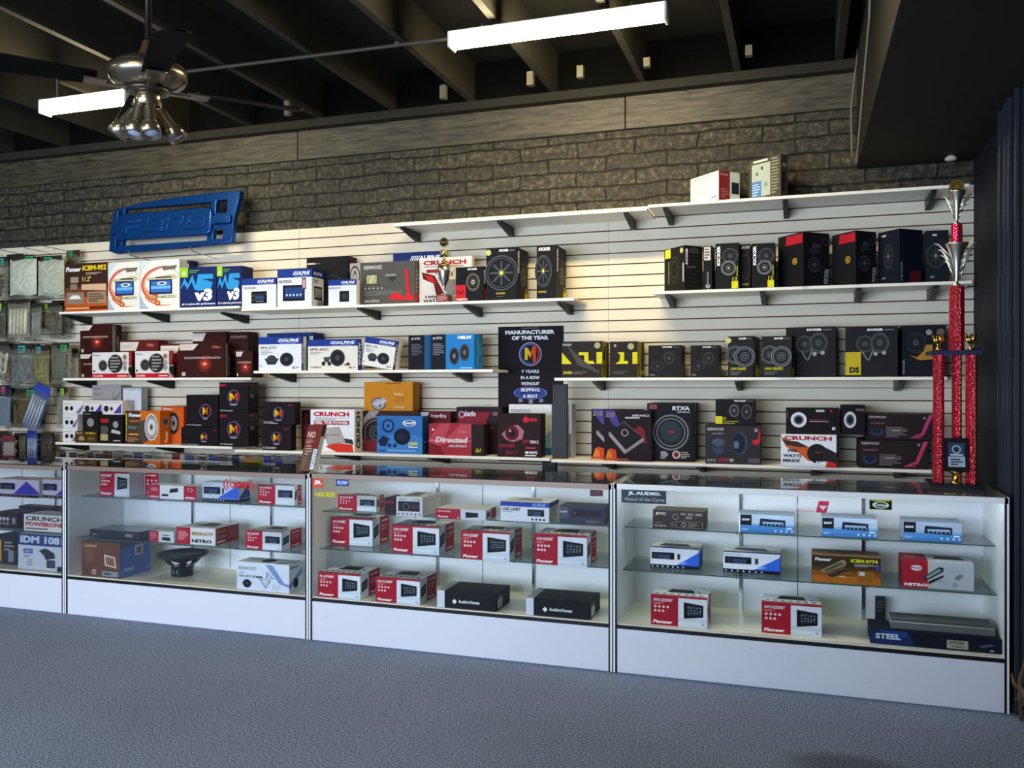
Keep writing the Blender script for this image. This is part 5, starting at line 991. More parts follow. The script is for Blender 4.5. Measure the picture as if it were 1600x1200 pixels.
pb('subwoofer_box', 'tall black box with one large round subwoofer picture and red letters', 'box', '#101015', 1011, 1083, 630, ZBR, 5.50, uS=1119, dmax=.27, Ff=SPK(.52, .50, .31, 1, '#6a6e74', '#20262c', '#343c44') + C(.52, .52, .18, '#2a343c') + R(.48, .49, .58, .53, '#a82028') + T('RTXA', .55, .88, .93, .95, '#d0d0d4', .1, .05) + R(.66, .84, .93, .86, '#9a9aa0') + C(.64, .12, .07, '#b8b0b0') + C(.64, .12, .045, '#7a1c20') + LN(.74, .06, .93, .17, 4, '#a8a0a0') + LN(.30, .05, .46, .17, 5, '#b8b8bc') + R(.05, .90, .22, .98, '#7a4448'), Rf=O(.42, .72, .26, .03, '#c8ccd2', .7) + O(.42, .72, .20, .02, '#7a7e84', .7) + R(.38, .68, .5, .74, '#a8a0a0') + T('RTXA', .08, .04, .25, .42, '#d8d8dc', 0, .05, 1))
zk = zat(1102, 664, 5.45)-ZBR
pb('speaker_box', 'dark grey wide box with two blue grey speakers and a red slanted mark', 'box', '#2f2d30', 1102, 1188, 664, ZBR, 5.44, uS=1219, h=zk, dmax=.2, Ff=T('KENWOOD', .04, .86, .34, .93, '#c8c8c8') + T('excelon', .13, .76, .34, .82, '#8a8a90') + P([(.1, .55), (.38, .58), (.36, .28), (.14, .24)], '#2a3448') + C(.24, .56, .10, '#4a5468', 1.6) + C(.24, .34, .1, '#38425a', 1.3) + C(.64, .54, .29, '#3a4660', .62) + C(.62, .54, .25, '#18202e', .62) + C(.57, .5, .1, '#5a6a88', .7) + P([(.88, .52), (.84, .60), (.96, .66), (1, .98), (1, .6), (.96, .5)], '#c8282c') + R(.24, .06, .42, .15, '#8a2c30') + T('KFC', .04, .05, .2, .12, '#a8a8ac') + R(.44, .06, .52, .14, '#9a9aa0') + R(.78, .04, .99, .16, '#55555a') + R(.90, .84, .95, .92, '#9a9a9c'), Rf=P([(0, .98), (.2, .98), (.42, .5), (.30, .48), (0, .8)], '#d0282c') + T('KENWOOD', .3, .86, .75, .93, '#7a8aa8') + C(.5, .4, .25, '#34445e', .8) + C(.5, .4, .18, '#141c2a', .8) + R(.1, .05, .8, .1, '#7a6a7a'), Tf=R(0, 0, 1, 1, '#3a3438'))
pb('speaker_box', 'black box with a yellow square, on top of the wide grey speaker box', 'box', KB, 1118, 1179, 624, ZBR+zk+.0012, 5.45, uS=1215, dmax=.18, Ff=T('KICKER', .48, .91, .78, .97, '#f0f0f0', .15, .04) + R(.8, .93, .97, .945, '#8a8a8c') + SPK(.48, .56, .24, .8, '#77797e', cc='#a0983a') + SPK(.80, .52, .28, .7, '#5a5c62', cc='#a0983a') + R(0, .04, .18, .34, YEL) + T('10', .20, .2, .27, .3, '#c9c21e') + LN(.2, .04, .7, .16, 2, '#8a861e'), Rf=T('KICKER', .5, .90, .8, .96, '#f0f0f0', .1, .04) + SPK(.48, .56, .22, .8, '#8a8e94', cc='#c9cc2a') + SPK(.72, .46, .2, .8, '#5a6680') + R(0, .04, .3, .32, YEL) + LN(.3, .14, .8, .18, 1, '#8a861e'))
zc = zat(1220, 678, 5.44)-ZBR
pb('amplifier_box', 'white amplifier box with red lettering and 700 watts text, under the ring speaker boxes', 'box', '#dfe3ea', 1220, 1307, 678, ZBR, 5.42, d=.24, h=zc, yaw=-6, Ff=T('CRUNCH', .06, .82, .92, .95, '#a82030', 0, .05) + P([(.0, .92), (.3, .72), (.55, .6), (.7, .3), (.85, .2), (.5, .18), (.35, .4), (.1, .6)], '#c8581e') + P([(.02, .82), (.3, .78), (.5, .62), (.35, .6), (.1, .66)], '#3a2a24') + C(.66, .42, .30, '#141316') + P([(.7, .7), (1, .45), (1, .1), (.8, .12)], '#1e1a1a') + R(.62, .44, .74, .47, '#a82028') + T('700', .12, .44, .30, .54, '#2a2a32', 0, .05) + T('WATTS', .04, .28, .38, .38, '#2a2a32', 0, .05) + T('MAXX', .04, .13, .36, .23, '#2a2a32', 0, .05) + T('P1-1202', .46, .08, .88, .18, '#f4f6fa', 0, .06) + P([(.85, .2), (1, .12), (1, 0), (.8, 0)], '#c8281e'), Rf=T('POWER', .3, .82, .95, .9, '#2a3a5a', 0, .04) + T('CRUNCH', .1, .6, .95, .74, '#7a1c4a', 0, .05) + R(.1, .3, .9, .42, '#8a2040') + T('P1-12', .35, .12, .85, .2, '#2a3a5a', 0, .04))
pb('speaker_box', 'black box with one white ring speaker picture, standing on the white amplifier box', 'box', '#131013', 1228, 1312, 638, ZBR+zc+.0012, 5.45, d=.2, Ff=C(.24, .55, .30, '#d8dce4') + C(.24, .55, .19, '#5a6470') + C(.24, .55, .13, '#15151a') + LN(.44, .50, .84, .58, 2, '#7a2430') + R(.44, .48, .80, .50, '#a8a8ac') + R(.56, .86, .72, .95, '#b8b8bc') + C(.84, .9, .05, '#a82028') + R(.86, .17, .92, .28, '#c8c8cc') + R(.02, .6, .04, .9, '#555'), Tf=R(0, 0, 1, 1, '#2a2a30'))
pb('speaker_box', 'narrower black box with a white ring speaker picture at the right of its twin', 'box', '#131013', 1315, 1352, 633, ZBR+zc+.0012, 5.45, d=.2, Ff=C(.36, .5, .28, '#c8ccd4', .7) + C(.36, .5, .19, '#4a5460', .7) + C(.36, .5, .12, '#15151a', .7) + R(.6, .8, .95, .88, '#5a5a60'))
# the white box below reaches under both
ex = T('KENWOOD', .04, .84, .30, .93, '#b8b0b4') + T('excelon', .06, .62, .28, .70, '#8a5a62') + C(.16, .30, .15, '#2a3a5c', 1.6) + C(.16, .34, .10, '#141c30', 1.6) + LN(.30, .12, .62, .5, 6, '#77686c') + T('1400W', .38, .34, .52, .40, '#a89a9c', 0, .04) + P([(.94, .98), (1.0, .98), (.86, .18), (.70, .10), (.72, .18), (.82, .26)], '#b83a64') + R(.66, .08, .82, .12, '#b83a64') + R(.85, .82, .89, .90, '#8a7a80')
zx = zat(1341, 687.5, 5.44)-ZBR
pb('subwoofer_box', 'dark brown flat box with a pink slanted mark, lower of the stacked two', 'box', '#241c1e', 1342, 1450, 687.5, ZBR, 5.44, d=.24, h=zx, group='dark flat boxes with pink mark', Ff=ex)
pb('subwoofer_box', 'dark brown flat box with a pink slanted mark, upper of the stacked two', 'box', '#241c1e', 1353.5, 1458, 647, ZBR+zx+.0012, 5.48, d=.24, group='dark flat boxes with pink mark', Ff=ex)

# ---- award poster, hung on the slatwall
yP = 5.772; xp0, xp1 = ku(778.5)*yP, ku(880)*yP; zp1 = zat(778.5, 511, yP); zp0 = zat(778.5, 720, yP); wP, hP = xp1-xp0, zp1-zp0
tp = [M('#171014', .6, 0, .04, 30, .12)]; bm = bx(bmesh.new(), 0, 0, 0, wP, .004, hP, 0)
k = wP/hP
pa = T('MANUFACTURER', .11, .942, .87, .972, '#f2eef0', 0, .05) + T('OF THE YEAR', .21, .900, .78, .930, '#f2eef0', 0, .05) + R(.36, .985, .63, .989, '#8a8488')
cy, r = .795, .078
q = lambda x, y: (.5 + x*r/k, cy + y*r)
pa += C(.5, cy, r*1.12, '#c8c4d0') + C(.5, cy, r*1.06, '#171014') + O(.5, cy, r*1.0, r*.14, '#2a5ab0') + P([q(.15, -.98), q(.6, -.78), q(.95, -.3), q(.98, .2), q(.7, .7), q(.2, .95), q(.15, .8), q(.6, .5), q(.78, 0), q(.6, -.55)], '#9a2c1e')
pa += P([q(-.55, -.55), q(-.25, -.55), q(-.25, .05), q(0, -.35), q(0, .15), q(-.25, .6), q(-.55, .6)], '#e8c01e') + P([q(.55, -.75), q(.27, -.75), q(.27, .05), q(0, -.45), q(0, .15), q(.27, .7), q(.55, .7)], '#d0501e')
pa += C(.5, .508, .040, '#182f74', 2.9) + O(.5, .508, .045, .005, '#4a66b0', 2.9) + O(.5, .508, .034, .003, '#3a56a0', 2.9) + R(.32, .44, .38, .465, '#6a7aa0') + R(.48, .43, .54, .46, '#6a7aa0') + R(.64, .44, .70, .465, '#6a7aa0')
for i, (s, hw) in enumerate((('9 YEARS', .135), ('IN A ROW', .145), ('WITHOUT', .14), ('SKIPPING', .145), ('A BEAT', .115))):
    yy = .655 - i*.0455; pa += T(s, .5-hw, yy, .5+hw, yy+.024, '#dcdcec', 0, .03)
art(bm, pa, wP, hP, lambda x, y, o: (x, -o, y), tp)
po = link('award_poster', bm, tp); po.location = (xp0, yP, zp0); tag(po, 'tall black award poster with white lettering and round two tone emblem on the slatwall', 'poster')
# ---- brown NO card standing on the counter
yn = 4.475; zn = .9817; dn = depth(470, yn)
wn = .098; hn = .275
bm = bmesh.new(); bx(bm, 0, 0, 0, wn, .045, hn, 0, 0); tn = [M('#5a3424', .5)]
art(bm, R(0, .5, 1, 1, '#7a2a20') + R(0, 0, 1, .5, '#6a4a34') + T('NO', .10, .72, .62, .86, '#d8b8a0', .0, .04) + LN(.1, .60, .62, .68, 3, '#c89a84') + LN(.15, .36, .6, .56, 4, '#c89a84') + LN(.1, .06, .45, .3, 5, '#8a6a50') + R(.72, .04, .98, .48, '#e4e6ea') + LN(.78, .1, .95, .44, 7, '#8a8c94'), wn, hn, lambda x, y, o: (x, -o, y), tn)
art(bm, R(0, 0, 1, .75, '#e4e6ea'), .045, hn, lambda x, y, o: (wn+o, x, y), tn)
for v in bm.verts: v.co.x += v.co.z*.24
no = link('notice_card', bm, tn); no.location = (ku(467)*yn, yn, zn); tag(no, 'brown NO card leaning to the right on the counter of the display cases', 'card')

# ---- showcase 0 (leftmost)
k0 = C(0, 0, .001, WH)
ken = lambda x0=0: T('KENWOOD', .03, .86, .28, .93, '#8a8c98') + HU(.04, .40, .5, .76) + R(.55, .42, .6, .72, '#3a3c48') + P([(.42, .18), (1, .18), (1, .9)], '#2c5cc8') + R(0, 0, 1, .16, '#101018') + IC(.05, .08, .6, 8, .03, '#d8dce8')
pb('car_stereo_box', 'silver and violet head unit box at the far left of the leftmost case, top shelf', 'box', '#b8b0c0', -8, 61, 748, .7406, vb=776, d=.17, group='violet head unit boxes', Ff=HU(.12, .42, .46, .78) + P([(.42, .18), (.72, .92), (1, .3), (1, .18)], '#3c3ca0') + R(0, 0, 1, .16, '#2a1826') + IC(.1, .08, .7, 8, .03, '#c8b8c8'))
pb('car_stereo_box', 'silver and violet head unit box against the side of the leftmost case, top shelf', 'box', '#b8b0c0', 66, 101, 749, .7406, vb=778, d=.17, group='violet head unit boxes', Ff=HU(.04, .42, .66, .78) + P([(.6, .18), (1, .6), (1, .18)], '#3c3ca0') + R(0, 0, 1, .16, '#2a1826') + IC(.1, .08, .7, 4, .03, '#c8b8c8'))
pb('speaker_box', 'dark maroon box with pale dots at the left edge of the leftmost case, middle shelf', 'box', '#2a1820', -10, 27, 800, .5006, vb=824, d=.18, Ff=IC(.3, .6, .6, 3, .12, '#b8b0b8') + IC(.3, .3, .6, 3, .10, '#9a929a') + R(.78, .3, .92, .7, '#8a8088'))
pb('amplifier_box', 'flat dark brown box in the leftmost case behind the white red lettered box', 'box', '#3a1c1c', 29, 80, 790, .5006, vb=815, d=.12, Ff=R(.05, .4, .2, .8, '#241012'))
pb('amplifier_box', 'white box with black and red lettering in the leftmost case, middle shelf', 'box', '#d8d4d2', 37, 101, 803, .5006, vb=829, d=.16, Ff=T('CRUNCH', .05, .62, .96, .90, '#22222a', 0, .04) + T('POWERONE', .05, .30, .98, .56, '#b82028', 0, .05) + LN(.05, .12, .95, .2, 1, '#55505a'))
pb('monitor_box', 'white box with a navy banner IDM 1081 on the floor of the leftmost case', 'box', '#c4cad6', 28, 101, 833, .2528, vb=888, d=.2, Ff=R(0, .68, 1, 1, '#1c3470') + T('IDM 1081', .05, .74, .97, .95, '#c8d0e4', .05, .05) + R(.12, .45, .32, .58, '#3a4a8a') + R(.15, .48, .29, .55, '#8a98c8') + LN(.13, .34, .3, .4, 2, '#6a7080') + R(.2, .1, .32, .3, '#a8aebc') + P([(.45, .55), (.6, .62), (.78, .5), (.8, .36), (.6, .3), (.56, .42)], '#1c2028') + R(.62, .08, .8, .3, '#22262e') + R(.65, .12, .78, .27, '#3a4450') + R(.84, .0, 1, .14, '#14161a'))
pb('speaker_box', 'dark box with yellow edge at the left edge of the leftmost case, case floor', 'box', '#1c1a1c', -12, 25, 836, .2528, vb=880, d=.2, Ff=R(.0, .1, .38, .85, '#c8901e') + LN(.5, .5, .9, .8, 3, '#8a8c8e') + R(.68, .1, .9, .5, '#77808a'))
# ---- showcase 1
Z1a, Z1b, ZD = .7606, .4916, .2528
p_ = pio('FH-X700BT', .5)
pb('car_stereo_box', 'red and silver stereo box, leftmost on the top shelf of the woofer case', 'box', '#c8c8c6', 156, 202, 737, Z1a, vb=774.5, d=.13, group='red and silver stereo boxes in the woofer case', **{**p_, 'Rf': R(0,0,1,1,'#dfe4ea')})
pb('car_stereo_box', 'silver and red stereo box, second on the top shelf of the woofer case', 'box', '#d8dce0', 204, 248, 738, Z1a, y=4.70, d=.12, group='red and silver stereo boxes in the woofer case', Ff=P([(.05, .3), (.45, .4), (.45, .78), (.05, .7)], '#14181c') + P([(.1, .4), (.4, .46), (.4, .7), (.1, .63)], '#4a6a60') + R(.52, 0, 1, 1, RED) + T('FH-X700BT', .56, .85, .92, .93, WH) + IC(.62, .66, .9, 3, .05, '#e8c8cc') + IC(.62, .5, .8, 2, .05, '#e8c8cc') + T('Pioneer', .6, .06, .92, .14, WH, .2))
nitL = R(0, 0, .24, 1, RED) + T('NITRO', .03, .08, .22, .20, '#f0d8dc', 0, .04) + R(.06, .55, .2, .8, '#c86a74') + R(.74, 0, 1, 1, RED) + T('NITRO', .77, .08, .97, .22, '#f4e8ea', 0, .05) + C(.87, .72, .14, '#d8b8bc', 1.6) + C(.87, .72, .11, '#8a1c2c', 1.6) + P([(.28, .2), (.42, .2), (.42, .36), (.28, .36)], '#1c1e22') + P([(.44, .45), (.62, .55), (.62, .84), (.46, .74)], '#1c1e22')
pb('radio_kit_box', 'long white box with red ends in the woofer case, top shelf', 'box', '#d4d6da', 232, 307, 757, Z1a, vb=778.5, d=.11, Ff=nitL)
pb('car_stereo_box', 'silver and blue head unit box behind the red radio sticker in the woofer case', 'box', '#b8c4d4', 316, 373, 753, Z1a, vb=783, d=.16, uS=397, dmax=.12, Ff=ken(), Rf=P([(0, .18), (.8, .9), (1, .2)], '#1c3c98') + R(0, 0, 1, .16, '#101018'))
p_ = pio('DEH-P5200HD', .48, False, False)
pb('car_stereo_box', 'red and silver head unit box at the right end of the woofer case, top shelf', 'box', '#cfd3d8', 403, 460, 757, Z1a, vb=787, uS=471, group='red and silver stereo boxes in the woofer case', **p_)
pb('disc_player', 'flat black disc player turned at an angle above the brown and blue box', 'disc player', '#15171b', 140, 218, 826, Z1b, vb=838, uS=252, h=.047, yaw=0, dmax=.20, Ff=LN(.05, .3, .22, .4, 1, '#a8acb4') + R(.72, .25, .86, .7, '#7a8088') + R(.4, .15, .41, .85, '#2c2f34'), Tf=R(.01, .01, .99, .99, M('#4a545e', .2)))
pb('radio_kit_box', 'small red and silver box between the disc player and the long red and white box', 'box', '#c4c8cc', 233, 272, 829, Z1b, vb=846, d=.13, Ff=R(0, 0, .38, 1, RED) + LN(.05, .3, .33, .8, 3, '#d88') + P([(.5, .2), (.85, .15), (.85, .45), (.55, .5)], '#1c1e22') + R(.55, .6, .8, .7, '#44484c'))
pb('radio_kit_box', 'red and white box with a long red side in the middle of the woofer case', 'box', '#d8d8da', 276, 336, 823, Z1b, vb=849, uS=386, dmax=.24, Ff=R(0, 0, .36, 1, RED) + LN(.05, .25, .3, .75, 5, '#e0a0a4') + T('BKDR-K777', .40, .55, .96, .75, '#a8801e', 0, .05) + T('NITRO', .40, .12, .92, .32, '#2a2a30', 0, .05), Rf=R(0, 0, 1, 1, '#8a2830') + R(0, 0, .04, 1, '#e8e8ec') + T('DRSD+HDR', .08, .70, .44, .84, '#c88a4c', 0, .04) + C(.12, .45, .06, '#e0a0a4') + LN(.2, .35, .5, .55, 3, '#c07a7c') + T('NITRO', .08, .1, .42, .24, '#f0dcdc', 0, .05) + LN(.56, .3, .9, .8, 6, '#a85056'), Tf=P([(.3, .3), (.8, .3), (.7, .8), (.4, .8)], '#55585c'))
p_ = pio('DEH-X6500BT', .47, False, False)
pb('car_stereo_box', 'red and silver head unit box at the right end of the woofer case, middle shelf', 'box', '#c4c8cc', 384, 440, 829, Z1b, vb=857, uS=471, dmax=.22, group='red and silver stereo boxes in the woofer case', **p_)
lz = R(0, 0, 1, 1, '#7a3e1e')
pb('monitor_box', 'brown box with bright blue side in the lower left of the woofer case', 'box', '#6a3a20', 127, 187, 845, ZD, vb=900, uS=235, dmax=.30, Ff=T('Lanzar', .06, .84, .42, .94, '#c89a6c', .2, .03) + LN(.1, .4, .35, .8, 9, '#8a5c40') + P([(.62, .34), (.92, .28), (.88, .60), (.60, .66)], '#d8c8b0') + P([(.66, .38), (.88, .33), (.85, .56), (.64, .60)], '#8a5a3a') + R(.55, .04, .96, .18, '#8a9a9a') + LN(.6, .08, .9, .14, 1, '#2a4048') + C(.34, .14, .07, '#c8b8a0', 1.3) + T('G4', .28, .11, .4, .17, '#6a4028', 0, .06) + P([(.1, .18), (.22, .18), (.16, .1)], '#3a2014'),
   Rf=R(0, 0, 1, 1, '#2c6cc8') + P([(0, .85), (.3, .85), (.9, 1), (0, 1)], '#3a4458') + R(.48, .56, .74, .84, '#c8d4e0') + R(.52, .60, .70, .80, '#7a5a3a') + P([(.45, .40), (.8, .46), (.85, .38), (.5, .32)], '#4a6a8a') + R(.8, .6, .84, .78, '#14305c') + T('Lanzar', .12, .16, .45, .28, '#d8e4f4', .2, .03) + LN(.08, .5, .4, .8, 7, '#4a84d4') + R(.86, .1, .95, .16, '#c8a888'), Tf=R(0, 0, 1, 1, '#4a4440'))
ff = R(.0, .82, 1, 1, '#d8dde6') + T('KENWOOD', .04, .72, .38, .84, '#55585e', 0, .0) + T('KFC-W112S', .05, .46, .36, .54, '#2c2f36', 0, .03) + R(.37, .46, .5, .53, '#55585e') + LN(.05, .6, .2, .63, 1, '#8a8e96') + C(.20, .24, .15, '#15161a', 1.15) + IC(.12, .26, .28, 3, .035, '#55585e') + P([(.55, .95), (.68, .95), (.9, .35), (1, .3), (1, .2), (.82, .3)], '#7a94c0') + P([(.42, .45), (.66, .42), (.56, .1)], '#8a9ab8') + P([(.46, .42), (.62, .40), (.56, .18)], '#c4cad6') + P([(.58, .7), (.72, .45), (.56, .48)], '#7a8498') + P([(.6, .64), (.68, .48), (.59, .5)], '#d4d8e2') + LN(.68, .08, .84, .28, 5, '#b8bece')
pb('subwoofer_box', 'large white box with a pale blue stripe in the lower right of the woofer case', 'box', '#d4d9e4', 370, 452, 877, ZD, vb=922, uS=472, dmax=.3, Ff=ff, Rf=P([(0, .3), (1, .8), (1, .6), (0, .12)], '#7a94c0') + C(.5, .3, .18, '#15161a', .9) + T('KENWOOD', .1, .82, .7, .9, '#55585e'), Tf=C(.5, .5, .32, '#2a2a2c', 1) + C(.5, .5, .24, '#3c3c3e', 1) + P([(.7, 0), (.8, 0), (1, .6), (1, .8)], '#5a6478'))
# bare woofer
def woofer():
    z = ZD; dd = (CAMH-z)*F/(896-603); y = 4.665; x = ku(285)*y
    t = empty('bare_woofer', (x, y, z), 'bare black woofer standing on its magnet on the case floor', 'woofer')
    B1 = M('#1a1b1e', .4, 0, .1, 20)
    link('magnet', lathe(bmesh.new(), [(.04, 0), (.068, .002), (.070, .008), (.070, .030), (.064, .034), (.070, .038), (.070, .058), (.06, .064)], 36), M('#1c1e22', .25, .5), t, smooth=False)
    bm = bmesh.new()
    for k in range(6):
        a = k*math.pi/3+.2
        P0 = [(.064, .062), (.095, .085), (.135, .13)]; n = 5
        vs = []
        for r_, z_ in P0:
            vs.append([bm.verts.new((r_*math.cos(a+dq), r_*math.sin(a+dq), z_)) for dq in [(-.22+.11*q) for q in range(n)]])
        for A_, B_ in zip(vs, vs[1:]):
            for q in range(n-1): bm.faces.new((A_[q], A_[q+1], B_[q+1], B_[q]))
    r = bmesh.ops.solidify(bm, geom=bm.faces[:], thickness=.003)
    link('basket', bm, B1, t)
    link('frame_ring', lathe(bmesh.new(), [(.125, .118), (.150, .128), (.160, .138), (.163, .144), (.160, .149), (.150, .150), (.142, .145), (.136, .138)], 48), B1, t, smooth=True)
    link('cone', lathe(bmesh.new(), [(.03, .085), (.07, .10), (.138, .140), (.142, .146), (.136, .146), (.11, .13), (.06, .105), (.02, .10)], 40), M('#0e0e10', .6), t, smooth=True)
    for q in (-1, 1): link('terminal', B(q*.014+.004, -.080, .026, q*.014+.012, -.069, .05, .001), CHROME, t)
woofer()
# ---- showcase 2
Z2a, Z2b = .7426, .5286
p_ = pio('DEH-X6600BT', .5, False, False)
pb('car_stereo_box', 'red and silver head unit box, leftmost on the top shelf of the red box case', 'box', '#b8b4b4', 528, 588, 773, Z2a, vb=797, uS=600, dmax=.2, **p_)
pb('car_stereo_box', 'white head unit box with black and red side panel, beside the small flat red one', 'box', '#c8c8cc', 619, 660, 776, Z2a, vb=806, uS=697, dmax=.26, Ff=R(0, 0, .0, 1, WH) + T('Bluetooth', .12, .86, .4, .93, '#22242a') + T('KD-X50BT', .6, .84, .95, .91, '#44464c') + R(.08, .26, .90, .78, '#241c22') + C(.38, .5, .2, '#55505a') + C(.38, .5, .14, '#1c181c') + R(.6, .4, .85, .6, '#4a2a34') + IC(.1, .12, .9, 6, .045, '#33363c'), Rf=T('JVC', .45, .70, .62, .80, '#9a9ca4', 0, .04) + R(.75, .72, .8, .8, '#9a9ca4'), Tf=P([(.1, .2), (.7, .2), (.6, .8), (.2, .8)], '#6a6668'))
pb('car_stereo_box', 'black box with red lettering tucked at the left of the white head unit box', 'box', '#2a1418', 600.5, 618, 778, Z2a, vb=803.5, d=.16, Ff=T('JVC', .12, .64, .9, .82, '#a82030', 0, .05) + R(.1, .1, .9, .12, '#5a2a30'))
pb('car_stereo_box', 'flat small red and white box in the middle of the red box case, top shelf', 'box', '#c8ccd4', 681, 759, 794, Z2a, vb=810, uS=779, dmax=.17, Ff=R(0, 0, .5, 1, RED) + T('MVH-X560', .04, .66, .3, .82, '#e8c8cc') + T('Pioneer', .04, .14, .26, .32, WH, .2, .03) + P([(.6, .2), (.85, .3), (.85, .7), (.6, .75)], '#14161a') + R(.44, .1, .47, .2, WH), Rf=R(.5, 0, 1, 1, '#8a1c2c') + P([(.1, .2), (.4, .3), (.4, .75), (.1, .7)], '#2a3a40'))
pb('car_stereo_box', 'white head unit box with a blue top band in the red box case', 'box', '#dcdfe6', 782, 858, 783, Z2a, vb=813.5, uS=873, dmax=.2, Ff=R(0, .76, 1, 1, '#2440a0') + T('ALPINE', .64, .80, .92, .95, '#8aa0e0', .2, .04) + T('CDE-143BT', .03, .54, .42, .70, '#22262e', 0, .03) + LN(.03, .46, .42, .49, 1, '#8a8e96') + HU(.56, .30, .90, .64) + IC(.66, .14, .9, 4, .055, '#22262e'), Rf=R(0, .76, 1, 1, '#1c3080'), Tf=P([(.2, .3), (.8, .3), (.7, .8), (.3, .8)], '#9aa0a4'))
pb('car_stereo_box', 'head unit box in dim shaded colours at the top right of the red box case', 'box', '#3a3c48', 874, 945, 790, Z2a, vb=817, d=.16, Ff=R(0, .3, .2, .95, '#4a5464') + T('SONY', .02, .6, .18, .72, '#c8d0dc', 0, .03) + R(.28, .42, .95, .8, '#22202a') + C(.34, .6, .1, '#7a3a44') + LN(.6, .08, .95, .2, 2, '#7a7480'))  # print colours darkened to hold the shade this box stands in
cds = (('A', 517, 582, 808, 857, 616, 'AVH-X4600BT', 'first'), ('B', 612, 686, 820, 863, 710, 'AVH-X3500BT', 'second'), ('C', 720.5, 796, 829, 873, 817, 'AVH-X2500BT', 'third'), ('D', 835, 917, 834, 881, 932, 'AVH-X4500BT', 'fourth'))
for n_, a, b, vt, vb, us, code, od in cds:
    pb('car_stereo_box', 'tall red and white stereo box, %s of four on the middle shelf of its case' % od, 'box', '#dfe3ea', a, b, vt, Z2b, vb=vb if n_ != 'A' else 850, uS=us, dmax=.22, group='tall red and white stereo boxes, middle shelf', **pio(code, .45))
for a, b, vt, vb, us, od in ((497, 563, 894, 933, 594, 'left'), (587, 656, 902, 941, 682, 'right')):
    pb('car_stereo_box', 'red and white stereo box, %s of the pair beside the low black boxes' % od, 'box', '#dfe3ea', a, b, vt, ZD, vb=vb, uS=us, dmax=.24, group='red and white stereo boxes on the case floor', **pio('FH-X700BT', .48))
for a, b, vt, vb, us, s, od in ((683, 775, 922, 949, 799, .13, 'left'), (822, 922, 934, 962, 938, .12, 'right')):
    pb('amplifier_box', 'low black box with white edge on the case floor, %s of the pair' % od, 'box', '#15161a', a, b, vt, ZD, vb=vb, uS=us, dmax=.24, group='low black amplifier boxes', Ff=R(0, 0, s, 1, '#d4d8e0') + P([(.26, .4), (.30, .56), (.34, .4), (.30, .24)], '#f0f0f4') + T('Rockford Fosgate', .37, .28, .72, .52, '#e4e6ea', .15, .04), Rf=R(.1, .1, .45, .65, '#c8ccd0') + LN(.1, .7, .5, .85, 2, '#8a8e94'), Tf=R(0, 0, s, 1, '#b8bcc4') + R(.4, .5, .6, .53, '#5a5c60'))
# ---- showcase 3
Z3a, Z3b = .7376, .5166
pb('car_stereo_box', 'black box with outlined stereo drawings at the left of the rightmost case, top shelf', 'box', '#33312f', 1020, 1101, 797, Z3a, vb=825, uS=1109, dmax=.16, Ff=T('JVC', .05, .72, .26, .90, '#c8b8a8', 0, .05) + O(.44, .68, .16, .02, '#a89c90') + R(.54, .78, .64, .9, '#7a7068') + R(.68, .78, .78, .9, '#7a7068') + R(.82, .78, .95, .9, '#7a7068') + R(.64, .58, .76, .72, '#7a7068') + R(.45, .08, .96, .44, '#8a8078') + R(.46, .1, .95, .42, '#2a2826') + O(.60, .26, .12, .03, '#a89c90') + O(.38, .26, .14, .02, '#a89c90', .6) + LN(.68, .15, .9, .35, 3, '#7a7068') + T('KD-R310', .04, .1, .26, .2, '#b8a898') + LN(.04, .26, .22, .36, 2, '#6a6058'), Tf=R(0, 0, 1, 1, '#55504c'))
son = R(0, 0, 1, .5, '#4a80b8') + R(0, .4, 1, .5, '#7aa4cc') + R(0, .0, 1, .16, '#3a74b4') + R(.01, .40, .22, .97, '#14161c') + T('SONY', .04, .64, .19, .76, '#e4e8ee', 0, .04) + P([(.36, .40), (.84, .36), (.84, .74), (.38, .80)], '#1c2430') + R(.42, .52, .8, .62, '#8fb0d0') + IC(.44, .46, .8, 6, .03, '#a8c0d8') + IC(.66, .14, .96, 4, .06, '#b8d0e8') + LN(.03, .1, .2, .2, 2, '#a8c4e0') + R(.86, .26, .96, .33, '#dce8f4')
for a, b, vt, vb, od, cc in ((1156, 1241, 803, 831, 'leftmost', '#a8bcd0'), (1284, 1371, 808, 837, 'middle', '#a8b8cc'), (1411, 1503, 814, 843, 'rightmost', '#98a8bc')):
    pb('car_stereo_box', 'silver blue head unit box on the top shelf of the rightmost case, %s of three' % od, 'box', cc, a, b, vt, Z3a, vb=vb, d=.16, group='silver blue head unit boxes', Ff=son, Tf=R(0, 0, 1, 1, '#8a9cb4'))
kn = T('KENWOOD', .02, .84, .32, .94, '#9a9ca8', 0, 0) + HU(.03, .44, .50, .78) + R(.56, .46, .62, .74, '#3a3c48') + P([(.54, .17), (1, .17), (1, .86)], '#2c62d0') + LN(.60, .24, .8, .34, 2, '#a8c4f4') + R(0, 0, 1, .17, '#101428') + IC(.05, .08, .68, 7, .04, '#d8dce8')
for a, b, vt, vb, us, od in ((1016, 1092, 855, 886, 1101, 'left'), (1130, 1219, 862, 893, 1224, 'right')):
    pb('car_stereo_box', 'white head unit box with a blue triangle, %s of the two in the rightmost case' % od, 'box', '#dfe4ee', a, b, vt, Z3b, vb=vb, uS=us, dmax=.18, group='white and blue triangle head unit boxes', Ff=kn, Rf=R(0, 0, 1, .17, '#101428') + P([(0, .17), (1, .17), (1, .9), (0, .8)], '#1c4cb8'), Tf=R(0, 0, 1, .16, '#1c3474') + P([(.15, .4), (.8, .4), (.72, .8), (.22, .8)], '#5a6474'))
